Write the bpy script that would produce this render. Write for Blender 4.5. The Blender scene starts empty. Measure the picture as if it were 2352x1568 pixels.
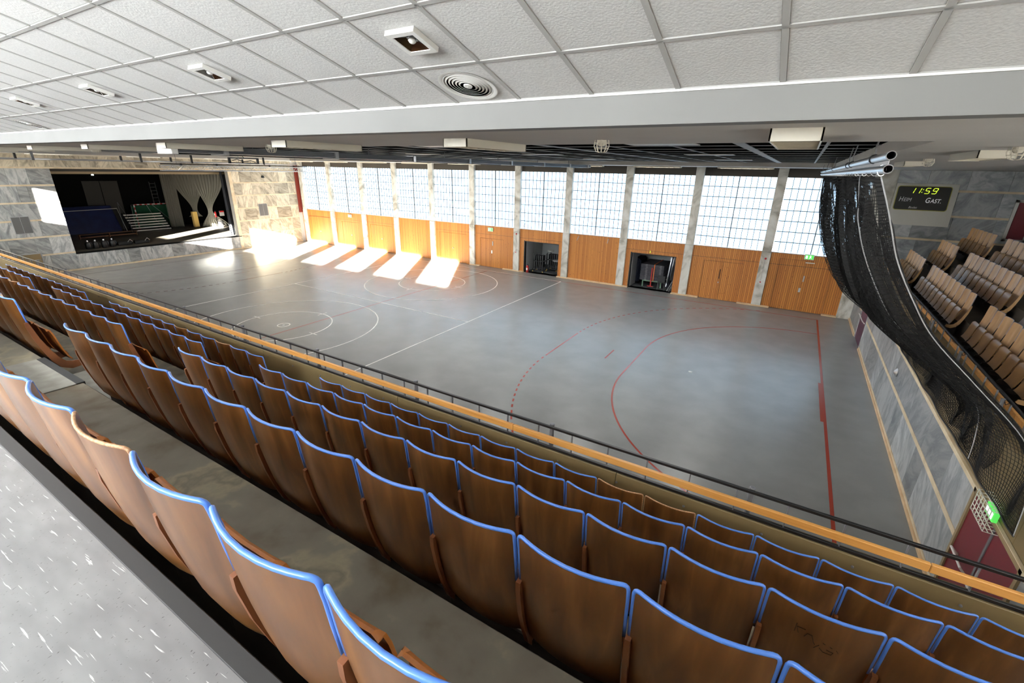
import bpy, bmesh, math, random
from mathutils import Vector, Matrix

random.seed(7)
SC = bpy.context.scene
COL = SC.collection
PI = math.pi

# ------------------------------------------------------------------ camera
H = 6.6
CAM_R = ((0.85488165, 0.51846044, 0.01939441),
         (0.19846449, -0.29224939, -0.93552239),
         (-0.47936334, 0.80361002, -0.35273463))
cam_data = bpy.data.cameras.new('camera')
cam = bpy.data.objects.new('camera', cam_data)
COL.objects.link(cam)
cam_data.sensor_width = 36.0
cam_data.lens = 1046.388 / 2352.0 * 36.0
cam_data.clip_start = 0.05
cam_data.clip_end = 300
r0, r1, r2 = CAM_R
M = Matrix(((r0[0], -r1[0], -r2[0], 0), (r0[1], -r1[1], -r2[1], 0), (r0[2], -r1[2], -r2[2], H), (0, 0, 0, 1)))
cam.matrix_world = M
SC.camera = cam

# ------------------------------------------------------------------ world, sun, exposure
SKY_STRENGTH = 34.0
SUN_STRENGTH = 340.0
WINDOW_GLOW = 2.0
FILL_W = 60.0  # fill light added to fittings that are off
EXPOSURE = 0.0
world = bpy.data.worlds.new('sky')
SC.world = world
world.use_nodes = True
bg = world.node_tree.nodes['Background']
bg.inputs[0].default_value = (0.90, 0.95, 1.0, 1)
bg.inputs[1].default_value = SKY_STRENGTH
sun_data = bpy.data.lights.new('sun', 'SUN')
sun = bpy.data.objects.new('sun', sun_data)
COL.objects.link(sun)
sun_data.energy = SUN_STRENGTH
sun_data.angle = math.radians(0.6)
sun_data.color = (1.0, 0.95, 0.86)
sun.location = (20, -40, 20)
sun.rotation_euler = Vector((-0.644, 1.0, -0.28)).to_track_quat('-Z', 'Y').to_euler()
vs = SC.view_settings
vs.view_transform = 'Standard'
vs.look = 'None'
vs.exposure = EXPOSURE
vs.gamma = 1.0
vs.use_curve_mapping = False
SC.cycles.max_bounces = 4
SC.cycles.diffuse_bounces = 3
SC.cycles.glossy_bounces = 2
SC.cycles.transmission_bounces = 2
SC.cycles.sample_clamp_indirect = 8.0
SC.cycles.use_adaptive_sampling = True
SC.cycles.adaptive_threshold = 0.05

# ------------------------------------------------------------------ helpers
class MB:
    """collects geometry in world (or thing-local) coordinates"""
    def __init__(s):
        s.v = []; s.f = []; s.m = []; s.cur = 0
    def add(s, vs_, fs):
        n = len(s.v); s.v += [tuple(p) for p in vs_]
        for f in fs:
            s.f.append(tuple(i + n for i in f)); s.m.append(s.cur)
        return s
    def box(s, x0, x1, y0, y1, z0, z1):
        return s.hexa([(x0, y0, z0), (x1, y0, z0), (x1, y1, z0), (x0, y1, z0), (x0, y0, z1), (x1, y0, z1), (x1, y1, z1), (x0, y1, z1)])
    def hexa(s, p):
        return s.add(p, [(0, 3, 2, 1), (4, 5, 6, 7), (0, 1, 5, 4), (1, 2, 6, 5), (2, 3, 7, 6), (3, 0, 4, 7)])
    def bbox(s, x0, x1, y0, y1, z0, z1, b=0.01):
        """box with chamfered vertical and horizontal edges"""
        bm = bmesh.new()
        bmesh.ops.create_cube(bm, size=1)
        for v in bm.verts:
            v.co = Vector(((x0 + x1) / 2 + v.co.x * (x1 - x0), (y0 + y1) / 2 + v.co.y * (y1 - y0), (z0 + z1) / 2 + v.co.z * (z1 - z0)))
        bmesh.ops.bevel(bm, geom=bm.edges[:], offset=b, segments=1, affect='EDGES')
        bm.verts.index_update()
        s.add([v.co[:] for v in bm.verts], [[v.index for v in f.verts] for f in bm.faces])
        bm.free()
        return s
    def tube(s, pts, r, n=6, cap=True, closed=False):
        pts = [Vector(p) for p in pts]
        k = len(pts)
        rs = r if isinstance(r, (list, tuple)) else [r] * k
        base = []
        prev = None
        for i, p in enumerate(pts):
            if closed:
                t = pts[(i + 1) % k] - pts[(i - 1) % k]
            else:
                t = pts[min(i + 1, k - 1)] - pts[max(i - 1, 0)]
            if t.length < 1e-9: t = Vector((0, 0, 1))
            t.normalize()
            if prev is None:
                a = Vector((0, 0, 1)) if abs(t.z) < 0.9 else Vector((1, 0, 0))
                u = t.cross(a).normalized()
            else:
                u = (prev - t * prev.dot(t))
                u = u.normalized() if u.length > 1e-6 else t.orthogonal().normalized()
            prev = u
            w = t.cross(u)
            for j in range(n):
                an = 2 * PI * (j + 0.5) / n
                base.append(p + (u * math.cos(an) + w * math.sin(an)) * rs[i])
        fs = []
        segs = k if closed else k - 1
        for i in range(segs):
            i2 = (i + 1) % k
            for j in range(n):
                j2 = (j + 1) % n
                fs.append((i * n + j, i * n + j2, i2 * n + j2, i2 * n + j))
        if cap and not closed:
            fs.append(tuple(range(n - 1, -1, -1)))
            fs.append(tuple((k - 1) * n + j for j in range(n)))
        return s.add(base, fs)
    def bar(s, a, b, w, h=None):
        """rectangular bar from a to b, w wide, h high"""
        h = h or w
        a = Vector(a); b = Vector(b); t = (b - a).normalized()
        up = Vector((0, 0, 1)) if abs(t.z) < 0.95 else Vector((0, 1, 0))
        u = t.cross(up).normalized() * (w / 2); q = u.cross(t).normalized() * (h / 2)
        return s.hexa([a - u - q, a + u - q, b + u - q, b - u - q, a - u + q, a + u + q, b + u + q, b - u + q])
    def lathe(s, prof, c=(0, 0, 0), n=16, axis='z'):
        """prof: list of (radius, height)"""
        vs_ = []
        for r, h in prof:
            for j in range(n):
                an = 2 * PI * j / n
                x, y = r * math.cos(an), r * math.sin(an)
                if axis == 'z': p = (c[0] + x, c[1] + y, c[2] + h)
                elif axis == 'x': p = (c[0] + h, c[1] + x, c[2] + y)
                else: p = (c[0] + y, c[1] + h, c[2] + x)
                vs_.append(p)
        fs = []
        for i in range(len(prof) - 1):
            for j in range(n):
                j2 = (j + 1) % n
                fs.append((i * n + j, i * n + j2, (i + 1) * n + j2, (i + 1) * n + j))
        fs.append(tuple(range(n - 1, -1, -1)))
        fs.append(tuple((len(prof) - 1) * n + j for j in range(n)))
        return s.add(vs_, fs)
    def prism(s, poly, fn, d0, d1):
        """poly 2d outline, fn(a,b,d)->xyz"""
        n = len(poly)
        vs_ = [fn(a, b, d0) for a, b in poly] + [fn(a, b, d1) for a, b in poly]
        fs = [tuple(range(n - 1, -1, -1)), tuple(range(n, 2 * n))]
        for i in range(n):
            j = (i + 1) % n
            fs.append((i, j, n + j, n + i))
        return s.add(vs_, fs)
    def strip(s, pts, w, z):
        """flat painted line of width w along 2d points at height z (2 mm thick)"""
        k = len(pts); L = []; R = []
        for i, p in enumerate(pts):
            a = Vector(pts[max(i - 1, 0)]); b = Vector(pts[min(i + 1, k - 1)])
            t = (b - a).normalized(); nrm = Vector((-t.y, t.x)) * w / 2
            L.append((p[0] + nrm.x, p[1] + nrm.y, z)); R.append((p[0] - nrm.x, p[1] - nrm.y, z))
        fs = [(i, k + i, k + i + 1, i + 1) for i in range(k - 1)]
        return s.add(L + R, fs)
    def mesh(s, name, mats, smooth=False):
        me = bpy.data.meshes.new(name)
        me.from_pydata(s.v, [], s.f)
        for m in (mats if isinstance(mats, (list, tuple)) else [mats]):
            me.materials.append(m)
        if any(s.m): me.polygons.foreach_set('material_index', s.m)
        if smooth is True:
            me.polygons.foreach_set('use_smooth', [True] * len(me.polygons))
        bm = bmesh.new(); bm.from_mesh(me)
        bmesh.ops.recalc_face_normals(bm, faces=bm.faces[:])
        bm.to_mesh(me); bm.free()
        if smooth == 'auto':
            me.polygons.foreach_set('use_smooth', [True] * len(me.polygons))
            me.set_sharp_from_angle(angle=math.radians(35))
        me.update()
        return me
    def build(s, name, mats, parent=None, smooth=False):
        o = bpy.data.objects.new(name, s.mesh(name, mats, smooth))
        COL.objects.link(o)
        setparent(o, parent)
        return o

def setparent(o, p):
    if p is not None:
        o.parent = p
        o.matrix_parent_inverse = WM[p.name].inverted() if p.name in WM else Matrix.Identity(4)

WM = {}
def empty(name, loc=(0, 0, 0)):
    o = bpy.data.objects.new(name, None)
    COL.objects.link(o); o.location = loc
    o.empty_display_size = 0.1
    WM[o.name] = Matrix.Translation(loc)
    return o
def tag(o, label=None, cat=None, group=None, kind=None):
    if label: o['label'] = label
    if cat: o['category'] = cat
    if group: o['group'] = group
    if kind: o['kind'] = kind
    return o
def thing(name, label, cat, loc=(0, 0, 0), group=None):
    return tag(empty(name, loc), label, cat, group)
def struct(name, label, cat='wall', loc=(0, 0, 0)):
    return tag(empty(name, loc), label, cat, kind='structure')
def place(name, me, parent, loc=(0, 0, 0), rot=(0, 0, 0), scale=None):
    """an instance of a shared mesh, local to its parent"""
    o = bpy.data.objects.new(name, me); COL.objects.link(o)
    o.parent = parent; o.location = loc; o.rotation_euler = rot
    if scale: o.scale = scale
    return o

# ------------------------------------------------------------------ materials
def srgb(r, g, b):
    f = lambda c: (c / 255) / 12.92 if c / 255 <= 0.04045 else ((c / 255 + 0.055) / 1.055) ** 2.4
    return (f(r), f(g), f(b), 1)
def new_mat(name):
    m = bpy.data.materials.new(name); m.use_nodes = True
    nt = m.node_tree; b = nt.nodes['Principled BSDF']
    return m, nt, b
def N(nt, t, **kw):
    n = nt.nodes.new(t)
    for k, v in kw.items(): setattr(n, k, v)
    return n
def plain(name, col, rough=0.5, metal=0.0, emit=None, strength=0.0, spec=0.5):
    m, nt, b = new_mat(name)
    b.inputs['Base Color'].default_value = col
    b.inputs['Roughness'].default_value = rough
    b.inputs['Metallic'].default_value = metal
    b.inputs['Specular IOR Level'].default_value = spec
    if emit:
        b.inputs['Emission Color'].default_value = emit
        b.inputs['Emission Strength'].default_value = strength
    return m
def coords(nt, scale, rand=0.0, rot=(0, 0, 0)):
    tc = N(nt, 'ShaderNodeTexCoord'); mp = N(nt, 'ShaderNodeMapping')
    mp.inputs['Scale'].default_value = scale; mp.inputs['Rotation'].default_value = rot
    nt.links.new(tc.outputs['Object'], mp.inputs['Vector'])
    if rand:
        oi = N(nt, 'ShaderNodeObjectInfo'); cx = N(nt, 'ShaderNodeCombineXYZ'); mu = N(nt, 'ShaderNodeMath', operation='MULTIPLY')
        mu.inputs[1].default_value = rand
        nt.links.new(oi.outputs['Random'], mu.inputs[0])
        for i in range(3): nt.links.new(mu.outputs[0], cx.inputs[i])
        nt.links.new(cx.outputs[0], mp.inputs['Location'])
    return mp
def ramp(nt, stops):
    r = N(nt, 'ShaderNodeValToRGB')
    el = r.color_ramp.elements
    while len(el) < len(stops): el.new(0.5)
    for e, (p, c) in zip(el, stops): e.position = p; e.color = c
    return r
def noisy(name, stops, scale=(1, 1, 1), rough=0.5, detail=6, bump=0.0, rand=0.0, distortion=0.0, nscale=4.0, rot=(0, 0, 0), metal=0, spec=0.5, tone=0.0, bump_scale=None):
    m, nt, b = new_mat(name)
    mp = coords(nt, scale, rand, rot)
    no = N(nt, 'ShaderNodeTexNoise'); no.inputs['Scale'].default_value = nscale
    no.inputs['Detail'].default_value = detail; no.inputs['Distortion'].default_value = distortion
    nt.links.new(mp.outputs[0], no.inputs['Vector'])
    r = ramp(nt, stops)
    nt.links.new(no.outputs['Fac'], r.inputs['Fac'])
    out = r.outputs['Color']
    if tone:
        oi = N(nt, 'ShaderNodeObjectInfo'); mr = N(nt, 'ShaderNodeMapRange')
        mr.inputs['To Min'].default_value = 1 - tone; mr.inputs['To Max'].default_value = 1 + tone
        nt.links.new(oi.outputs['Random'], mr.inputs['Value'])
        mx = N(nt, 'ShaderNodeVectorMath', operation='SCALE')
        nt.links.new(out, mx.inputs[0]); nt.links.new(mr.outputs[0], mx.inputs['Scale'])
        out = mx.outputs[0]
    nt.links.new(out, b.inputs['Base Color'])
    b.inputs['Roughness'].default_value = rough
    b.inputs['Metallic'].default_value = metal
    b.inputs['Specular IOR Level'].default_value = spec
    if bump:
        bp = N(nt, 'ShaderNodeBump'); bp.inputs['Strength'].default_value = bump; bp.inputs['Distance'].default_value = 0.01
        src = no
        if bump_scale:
            src = N(nt, 'ShaderNodeTexNoise'); src.inputs['Scale'].default_value = bump_scale; src.inputs['Detail'].default_value = 2
            tc = N(nt, 'ShaderNodeTexCoord'); nt.links.new(tc.outputs['Object'], src.inputs['Vector'])
        nt.links.new(src.outputs['Fac'], bp.inputs['Height'])
        nt.links.new(bp.outputs[0], b.inputs['Normal'])
    return m
def marble(name, dark, mid, light, rot, rand=40.0, axis='x'):
    m, nt, b = new_mat(name)
    mp = coords(nt, (1, 1, 1), rand, rot)
    sc = N(nt, 'ShaderNodeMapping'); sc.inputs['Scale'].default_value = (0.7, 0.7, 2.2)
    oi0 = N(nt, 'ShaderNodeObjectInfo'); st = N(nt, 'ShaderNodeMath', operation='SNAP'); st.inputs[1].default_value = 0.25
    w0 = N(nt, 'ShaderNodeTexWhiteNoise', noise_dimensions='1D'); nt.links.new(oi0.outputs['Random'], w0.inputs['W'])
    m0 = N(nt, 'ShaderNodeMapRange'); m0.inputs['To Min'].default_value = -0.5; m0.inputs['To Max'].default_value = 1.6
    nt.links.new(w0.outputs['Value'], m0.inputs['Value'])
    vr = N(nt, 'ShaderNodeVectorRotate', rotation_type='X_AXIS' if axis == 'x' else 'Y_AXIS')
    nt.links.new(mp.outputs[0], vr.inputs['Vector']); nt.links.new(m0.outputs[0], vr.inputs['Angle'])
    nt.links.new(vr.outputs[0], sc.inputs['Vector'])
    n1 = N(nt, 'ShaderNodeTexNoise'); n1.inputs['Scale'].default_value = 1.5; n1.inputs['Detail'].default_value = 8
    n1.inputs['Roughness'].default_value = 0.65; n1.inputs['Distortion'].default_value = 1.0
    nt.links.new(sc.outputs[0], n1.inputs['Vector'])
    r = ramp(nt, [(0.30, dark), (0.46, mid), (0.58, light), (0.75, mid)])
    nt.links.new(n1.outputs['Fac'], r.inputs['Fac'])
    oi = N(nt, 'ShaderNodeObjectInfo'); mr = N(nt, 'ShaderNodeMapRange')
    mr.inputs['To Min'].default_value = 0.62; mr.inputs['To Max'].default_value = 1.28
    wn = N(nt, 'ShaderNodeTexWhiteNoise', noise_dimensions='1D')
    nt.links.new(oi.outputs['Random'], wn.inputs['W']); nt.links.new(wn.outputs['Value'], mr.inputs['Value'])
    mx = N(nt, 'ShaderNodeVectorMath', operation='SCALE')
    nt.links.new(r.outputs['Color'], mx.inputs[0]); nt.links.new(mr.outputs[0], mx.inputs['Scale'])
    nt.links.new(mx.outputs[0], b.inputs['Base Color'])
    b.inputs['Roughness'].default_value = 0.32
    return m
def cladding(name, board=0.09, axis=0, c1=srgb(176, 104, 40), c2=srgb(212, 140, 62), knot=srgb(96, 52, 22)):
    """vertical timber boards: tone per board, grain, knots, dark joints"""
    m, nt, b = new_mat(name)
    tc = N(nt, 'ShaderNodeTexCoord'); sx = N(nt, 'ShaderNodeSeparateXYZ'); nt.links.new(tc.outputs['Object'], sx.inputs[0])
    dv = N(nt, 'ShaderNodeMath', operation='DIVIDE'); dv.inputs[1].default_value = board
    nt.links.new(sx.outputs[axis], dv.inputs[0])
    fl = N(nt, 'ShaderNodeMath', operation='FLOOR'); fr = N(nt, 'ShaderNodeMath', operation='FRACT')
    nt.links.new(dv.outputs[0], fl.inputs[0]); nt.links.new(dv.outputs[0], fr.inputs[0])
    wn = N(nt, 'ShaderNodeTexWhiteNoise', noise_dimensions='1D'); nt.links.new(fl.outputs[0], wn.inputs['W'])
    mp = N(nt, 'ShaderNodeMapping'); mp.inputs['Scale'].default_value = (14, 14, 0.7)
    nt.links.new(tc.outputs['Object'], mp.inputs['Vector'])
    no = N(nt, 'ShaderNodeTexNoise'); no.inputs['Scale'].default_value = 2.0; no.inputs['Detail'].default_value = 5
    nt.links.new(mp.outputs[0], no.inputs['Vector'])
    ad = N(nt, 'ShaderNodeMath', operation='MULTIPLY_ADD'); ad.inputs[1].default_value = 0.55
    nt.links.new(wn.outputs['Value'], ad.inputs[0])
    mu = N(nt, 'ShaderNodeMath', operation='MULTIPLY'); mu.inputs[1].default_value = 0.5
    nt.links.new(no.outputs['Fac'], mu.inputs[0]); nt.links.new(mu.outputs[0], ad.inputs[2])
    r = ramp(nt, [(0.1, c1), (0.9, c2)]); nt.links.new(ad.outputs[0], r.inputs['Fac'])
    vo = N(nt, 'ShaderNodeTexVoronoi'); vo.inputs['Scale'].default_value = 1.0
    mp2 = N(nt, 'ShaderNodeMapping'); mp2.inputs['Scale'].default_value = (11, 11, 3.0)
    nt.links.new(tc.outputs['Object'], mp2.inputs['Vector']); nt.links.new(mp2.outputs[0], vo.inputs['Vector'])
    lt = N(nt, 'ShaderNodeMath', operation='LESS_THAN'); lt.inputs[1].default_value = 0.10
    nt.links.new(vo.outputs['Distance'], lt.inputs[0])
    mx = N(nt, 'ShaderNodeMix', data_type='RGBA'); nt.links.new(lt.outputs[0], mx.inputs['Factor'])
    nt.links.new(r.outputs['Color'], mx.inputs[6]); mx.inputs[7].default_value = knot
    gp = N(nt, 'ShaderNodeMath', operation='LESS_THAN'); gp.inputs[1].default_value = 0.14
    nt.links.new(fr.outputs[0], gp.inputs[0])
    mg = N(nt, 'ShaderNodeMix', data_type='RGBA'); nt.links.new(gp.outputs[0], mg.inputs['Factor'])
    nt.links.new(mx.outputs[2], mg.inputs[6]); mg.inputs[7].default_value = srgb(92, 50, 22)
    nt.links.new(mg.outputs[2], b.inputs['Base Color'])
    bp = N(nt, 'ShaderNodeBump'); bp.inputs['Strength'].default_value = 0.6; bp.inputs['Distance'].default_value = 0.01; bp.invert = True
    nt.links.new(gp.outputs[0], bp.inputs['Height']); nt.links.new(bp.outputs[0], b.inputs['Normal'])
    b.inputs['Roughness'].default_value = 0.45
    return m

G = lambda v: srgb(v, v, v)
MT = {}
MT['floor'] = noisy('sports_floor', [(0.35, srgb(130, 130, 128)), (0.65, srgb(137, 137, 135))], nscale=1.2, rough=0.27, detail=8, bump=0.05, bump_scale=3.0, spec=0.55)
MT['line_white'] = plain('white_line_paint', srgb(232, 230, 222), 0.35)
MT['line_red'] = plain('red_line_paint', srgb(150, 60, 46), 0.22)
MT['clad'] = cladding('timber_cladding')
MT['pier'] = noisy('pier_stone', [(0.3, srgb(150, 144, 130)), (0.5, srgb(205, 201, 190)), (0.7, srgb(222, 220, 212))], nscale=0.9, rough=0.5, detail=6, distortion=2.0)
MT['pale_wood'] = noisy('pale_timber', [(0.3, srgb(205, 172, 130)), (0.7, srgb(226, 198, 160))], nscale=3, rough=0.5)
MT['pane'] = plain('frosted_glass', srgb(225, 235, 242), 0.25, emit=(0.50, 0.75, 1.0, 1), strength=WINDOW_GLOW)
MT['glazing_bar'] = plain('grey_glazing_bar', G(96), 0.6)
MT['dark_lintel'] = plain('dark_lintel', srgb(72, 66, 58), 0.8)
MT['marble_stage'] = marble('grey_marble_stage', srgb(112, 114, 114), srgb(152, 154, 152), srgb(188, 188, 184), (0.5, 0.2, 0))
MT['marble_warm'] = marble('warm_marble', srgb(122, 114, 98), srgb(176, 166, 144), srgb(206, 196, 174), (0.45, 0.1, 0))
MT['marble_right'] = marble('grey_marble_end', srgb(112, 116, 120), srgb(146, 150, 152), srgb(178, 180, 180), (0.9, 0.4, 0.0))
MT['cream_stone'] = noisy('cream_stone', [(0.3, srgb(206, 186, 150)), (0.7, srgb(232, 216, 186))], nscale=3, rough=0.5)
MT['concrete'] = noisy('worn_concrete', [(0.30, srgb(92, 80, 60)), (0.44, srgb(112, 105, 92)), (0.54, srgb(118, 112, 98)), (0.60, srgb(140, 131, 108)), (0.66, srgb(112, 104, 88)), (0.76, srgb(156, 146, 118))], nscale=2.4, rough=0.7, detail=6, distortion=0.2, bump=0.15)
MT['tread'] = noisy('stair_covering', [(0.3, srgb(128, 124, 116)), (0.7, srgb(150, 147, 138))], nscale=8, rough=0.6)
MT['nosing'] = plain('black_rubber_nosing', G(42), 0.6)
MT['shade_dark'] = plain('shade_brown', srgb(40, 32, 26), 0.7)  # shade put into colour: under-seat panels and far side standards
MT['tan_paint'] = noisy('tan_parapet_paint', [(0.3, srgb(112, 95, 62)), (0.7, srgb(128, 111, 76))], nscale=0.8, rough=0.5)
MT['tan_panel'] = plain('tan_panel_paint', srgb(140, 122, 88), 0.5)
MT['black_metal'] = plain('black_painted_steel', G(26), 0.4)
MT['grey_metal'] = plain('grey_painted_steel', srgb(116, 118, 122), 0.4, 0.3)
MT['rail_wood'] = noisy('handrail_timber', [(0.3, srgb(196, 134, 64)), (0.7, srgb(216, 158, 86))], scale=(0.4, 8, 8), nscale=3, rough=0.38)
MT['ply'] = noisy('plywood_shell', [(0.22, srgb(66, 38, 16)), (0.42, srgb(93, 57, 25)), (0.58, srgb(111, 71, 34)), (0.78, srgb(138, 95, 52))], scale=(7, 5, 1.0), nscale=1.5, detail=8, rough=0.30, rand=60, tone=0.12, distortion=0.5, spec=0.7)
MT['ply_light'] = noisy('pale_plywood', [(0.25, srgb(176, 136, 90)), (0.5, srgb(196, 154, 106)), (0.75, srgb(212, 174, 128))], scale=(7, 5, 1.0), nscale=1.5, detail=6, rough=0.4, rand=60, tone=0.1)
MT['ply_dull'] = noisy('dull_plywood', [(0.3, srgb(136, 98, 54)), (0.7, srgb(158, 118, 70))], nscale=3, rough=0.35, rand=40)
MT['grey_blue'] = plain('grey_blue_edging', srgb(128, 146, 176), 0.4)
MT['ply_pan'] = noisy('orange_plywood', [(0.3, srgb(158, 92, 36)), (0.7, srgb(182, 112, 50))], scale=(5, 2, 1), nscale=2, rough=0.35, rand=40)
MT['ply_edge'] = noisy('beech_standard', [(0.3, srgb(104, 60, 32)), (0.7, srgb(134, 82, 48))], nscale=4, rough=0.4, rand=40)
MT['blue'] = plain('blue_edging', srgb(80, 126, 206), 0.28)
MT['bare_edge'] = noisy('bare_ply_edge', [(0.3, srgb(140, 96, 62)), (0.7, srgb(196, 156, 116))], scale=(30, 30, 30), nscale=3, rough=0.6)
MT['tile'] = noisy('ceiling_tile', [(0.35, srgb(208, 206, 201)), (0.65, srgb(219, 217, 212))], nscale=60, rough=0.9, detail=3, bump=0.25, rand=30, spec=0.1)
MT['tbar'] = plain('ceiling_rail', srgb(172, 170, 164), 0.6)
MT['plaster'] = noisy('grey_plaster', [(0.3, srgb(196, 192, 185)), (0.7, srgb(204, 200, 193))], nscale=1.0, rough=0.8, spec=0.2)
MT['fascia'] = noisy('grey_fascia', [(0.3, srgb(124, 123, 120)), (0.7, srgb(131, 130, 127))], nscale=1.0, rough=0.7, spec=0.2)
MT['white'] = plain('white_paint', srgb(232, 230, 222), 0.45)
MT['cream'] = plain('cream_enamel', srgb(224, 216, 196), 0.4)
MT['louver'] = plain('cream_louver', srgb(205, 195, 170), 0.5)
MT['black'] = plain('black_ceiling', G(12), 1.0, spec=0.0)
MT['alu'] = plain('aluminium', G(200), 0.3, 0.85)
MT['grid_bar'] = plain('pale_grid_metal', G(168), 0.6)
MT['chrome'] = plain('polished_reflector', G(225), 0.08, 1.0)
MT['pipe'] = plain('galvanised_pipe', G(190), 0.3, 0.8)
MT['stage_black'] = plain('stage_black', G(20), 0.9, spec=0.1)
MT['stage_floor'] = noisy('stage_floor', [(0.3, srgb(78, 72, 62)), (0.7, srgb(92, 86, 76))], nscale=2, rough=0.6)
MT['grey_drape'] = plain('grey_drape', srgb(122, 120, 110), 0.9, spec=0.1)
MT['dark_drape'] = plain('dark_drape', srgb(70, 72, 76), 0.9, spec=0.1)
MT['stage_panel'] = plain('dark_grey_panel', srgb(66, 64, 60), 0.7)
MT['blue_mat'] = noisy('blue_mat', [(0.3, srgb(24, 34, 84)), (0.7, srgb(32, 46, 104))], nscale=2, rough=0.45)
MT['red'] = plain('signal_red', srgb(186, 32, 30), 0.4)
MT['goal_white'] = plain('goal_white', srgb(228, 226, 220), 0.4)
MT['green_net'] = plain('green_net', srgb(28, 96, 66), 0.8)
MT['yellow_foam'] = plain('yellow_foam', srgb(222, 186, 104), 0.7)
MT['bench_wood'] = plain('bench_timber', srgb(118, 76, 40), 0.5)
MT['black_gear'] = plain('black_gear', G(22), 0.45)
MT['dark_blue'] = plain('dark_blue_fabric', srgb(30, 36, 56), 0.7)
MT['light_grey'] = plain('light_grey', G(170), 0.5)
MT['vent'] = plain('grey_grille', srgb(96, 96, 94), 0.6)
MT['wall_white'] = plain('storage_wall', srgb(196, 198, 196), 0.8)
MT['storage_floor'] = plain('storage_floor', srgb(92, 94, 98), 0.6)
MT['wine'] = plain('wine_red_door', srgb(112, 22, 34), 0.3)
MT['plum'] = plain('plum_door', srgb(86, 46, 72), 0.35)
MT['sandframe'] = plain('sand_frame', srgb(150, 130, 96), 0.5)
MT['rust'] = plain('rust_red_strip', srgb(120, 40, 26), 0.6)
MT['exit_green'] = plain('exit_green', srgb(60, 170, 70), 0.4, emit=srgb(90, 220, 90), strength=0.9)
MT['exit_white'] = plain('exit_white', srgb(240, 250, 240), 0.4, emit=(0.9, 1, 0.9, 1), strength=1.6)
MT['led'] = plain('yellow_green_segment', srgb(200, 230, 60), 0.4, emit=srgb(210, 240, 60), strength=1.3)
MT['print_glow'] = plain('glowing_print', srgb(250, 250, 250), 0.5, emit=(1, 1, 1, 1), strength=0.25)  # white lettering with a slight emission of its own
MT['print_grey'] = plain('grey_print', srgb(225, 225, 225), 0.5)
MT['screen'] = plain('scoreboard_screen', srgb(44, 42, 38), 0.45)
MT['gold'] = plain('olive_trim', srgb(170, 164, 70), 0.4)
MT['cabinet'] = plain('scoreboard_white', srgb(206, 204, 194), 0.4)
MT['net'] = plain('black_net', G(14), 0.7)
MT['orange'] = plain('orange_strap', srgb(230, 120, 60), 0.6)
MT['mint'] = plain('mint_steel', srgb(120, 160, 130), 0.5)
MT['deck'] = noisy('deck_grey', [(0.3, srgb(58, 58, 64)), (0.7, srgb(82, 82, 88))], nscale=6, rough=0.6)
MT['lino'] = None

def lino():
    """marbled grey sheet floor: stretched pale and dark flecks"""
    m, nt, b = new_mat('marbled_sheet_floor')
    def flecks(sc, th, seed, rot):
        m0 = N(nt, 'ShaderNodeMapping'); tc = N(nt, 'ShaderNodeTexCoord'); nt.links.new(tc.outputs['Object'], m0.inputs['Vector'])
        m0.inputs['Rotation'].default_value = (0, 0, rot); m0.inputs['Location'].default_value = (seed, seed, 0)
        mp = N(nt, 'ShaderNodeMapping'); mp.inputs['Scale'].default_value = sc; nt.links.new(m0.outputs[0], mp.inputs['Vector'])
        no = N(nt, 'ShaderNodeTexNoise'); no.inputs['Scale'].default_value = 1.0; no.inputs['Detail'].default_value = 2.5
        nt.links.new(mp.outputs[0], no.inputs['Vector'])
        r = ramp(nt, [(th, (0, 0, 0, 1)), (th + 0.05, (1, 1, 1, 1))])
        nt.links.new(no.outputs['Fac'], r.inputs['Fac'])
        return r
    base = ramp(nt, [(0.3, srgb(106, 106, 106)), (0.7, srgb(122, 122, 122))])
    mp = coords(nt, (3, 8, 1)); no = N(nt, 'ShaderNodeTexNoise'); no.inputs['Scale'].default_value = 1.5
    nt.links.new(mp.outputs[0], no.inputs['Vector']); nt.links.new(no.outputs['Fac'], base.inputs['Fac'])
    a = flecks((6, 85, 1), 0.655, 3.1, -0.05); d = flecks((150, 55, 1), 0.67, 9.7, -0.05)
    m1 = N(nt, 'ShaderNodeMix', data_type='RGBA'); m2 = N(nt, 'ShaderNodeMix', data_type='RGBA')
    nt.links.new(a.outputs[0], m1.inputs['Factor']); nt.links.new(base.outputs[0], m1.inputs[6]); m1.inputs[7].default_value = srgb(200, 199, 196)
    nt.links.new(d.outputs[0], m2.inputs['Factor']); nt.links.new(m1.outputs[2], m2.inputs[6]); m2.inputs[7].default_value = srgb(60, 58, 56)
    nt.links.new(m2.outputs[2], b.inputs['Base Color'])
    b.inputs['Roughness'].default_value = 0.33
    return m
MT['lino'] = lino()

ORD = ['first', 'second', 'third', 'fourth', 'fifth', 'sixth', 'seventh', 'eighth', 'ninth', 'tenth', 'eleventh', 'twelfth',
       'thirteenth', 'fourteenth', 'fifteenth', 'sixteenth', 'seventeenth', 'eighteenth', 'nineteenth', 'twentieth']

# ================================================================== THE HALL
XL, XR, YF, YN = -38.9, 3.24, 27.16, 4.92      # stage wall, end wall, window wall, front of near tribune
SOF = 6.92                                     # soffit height

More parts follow.
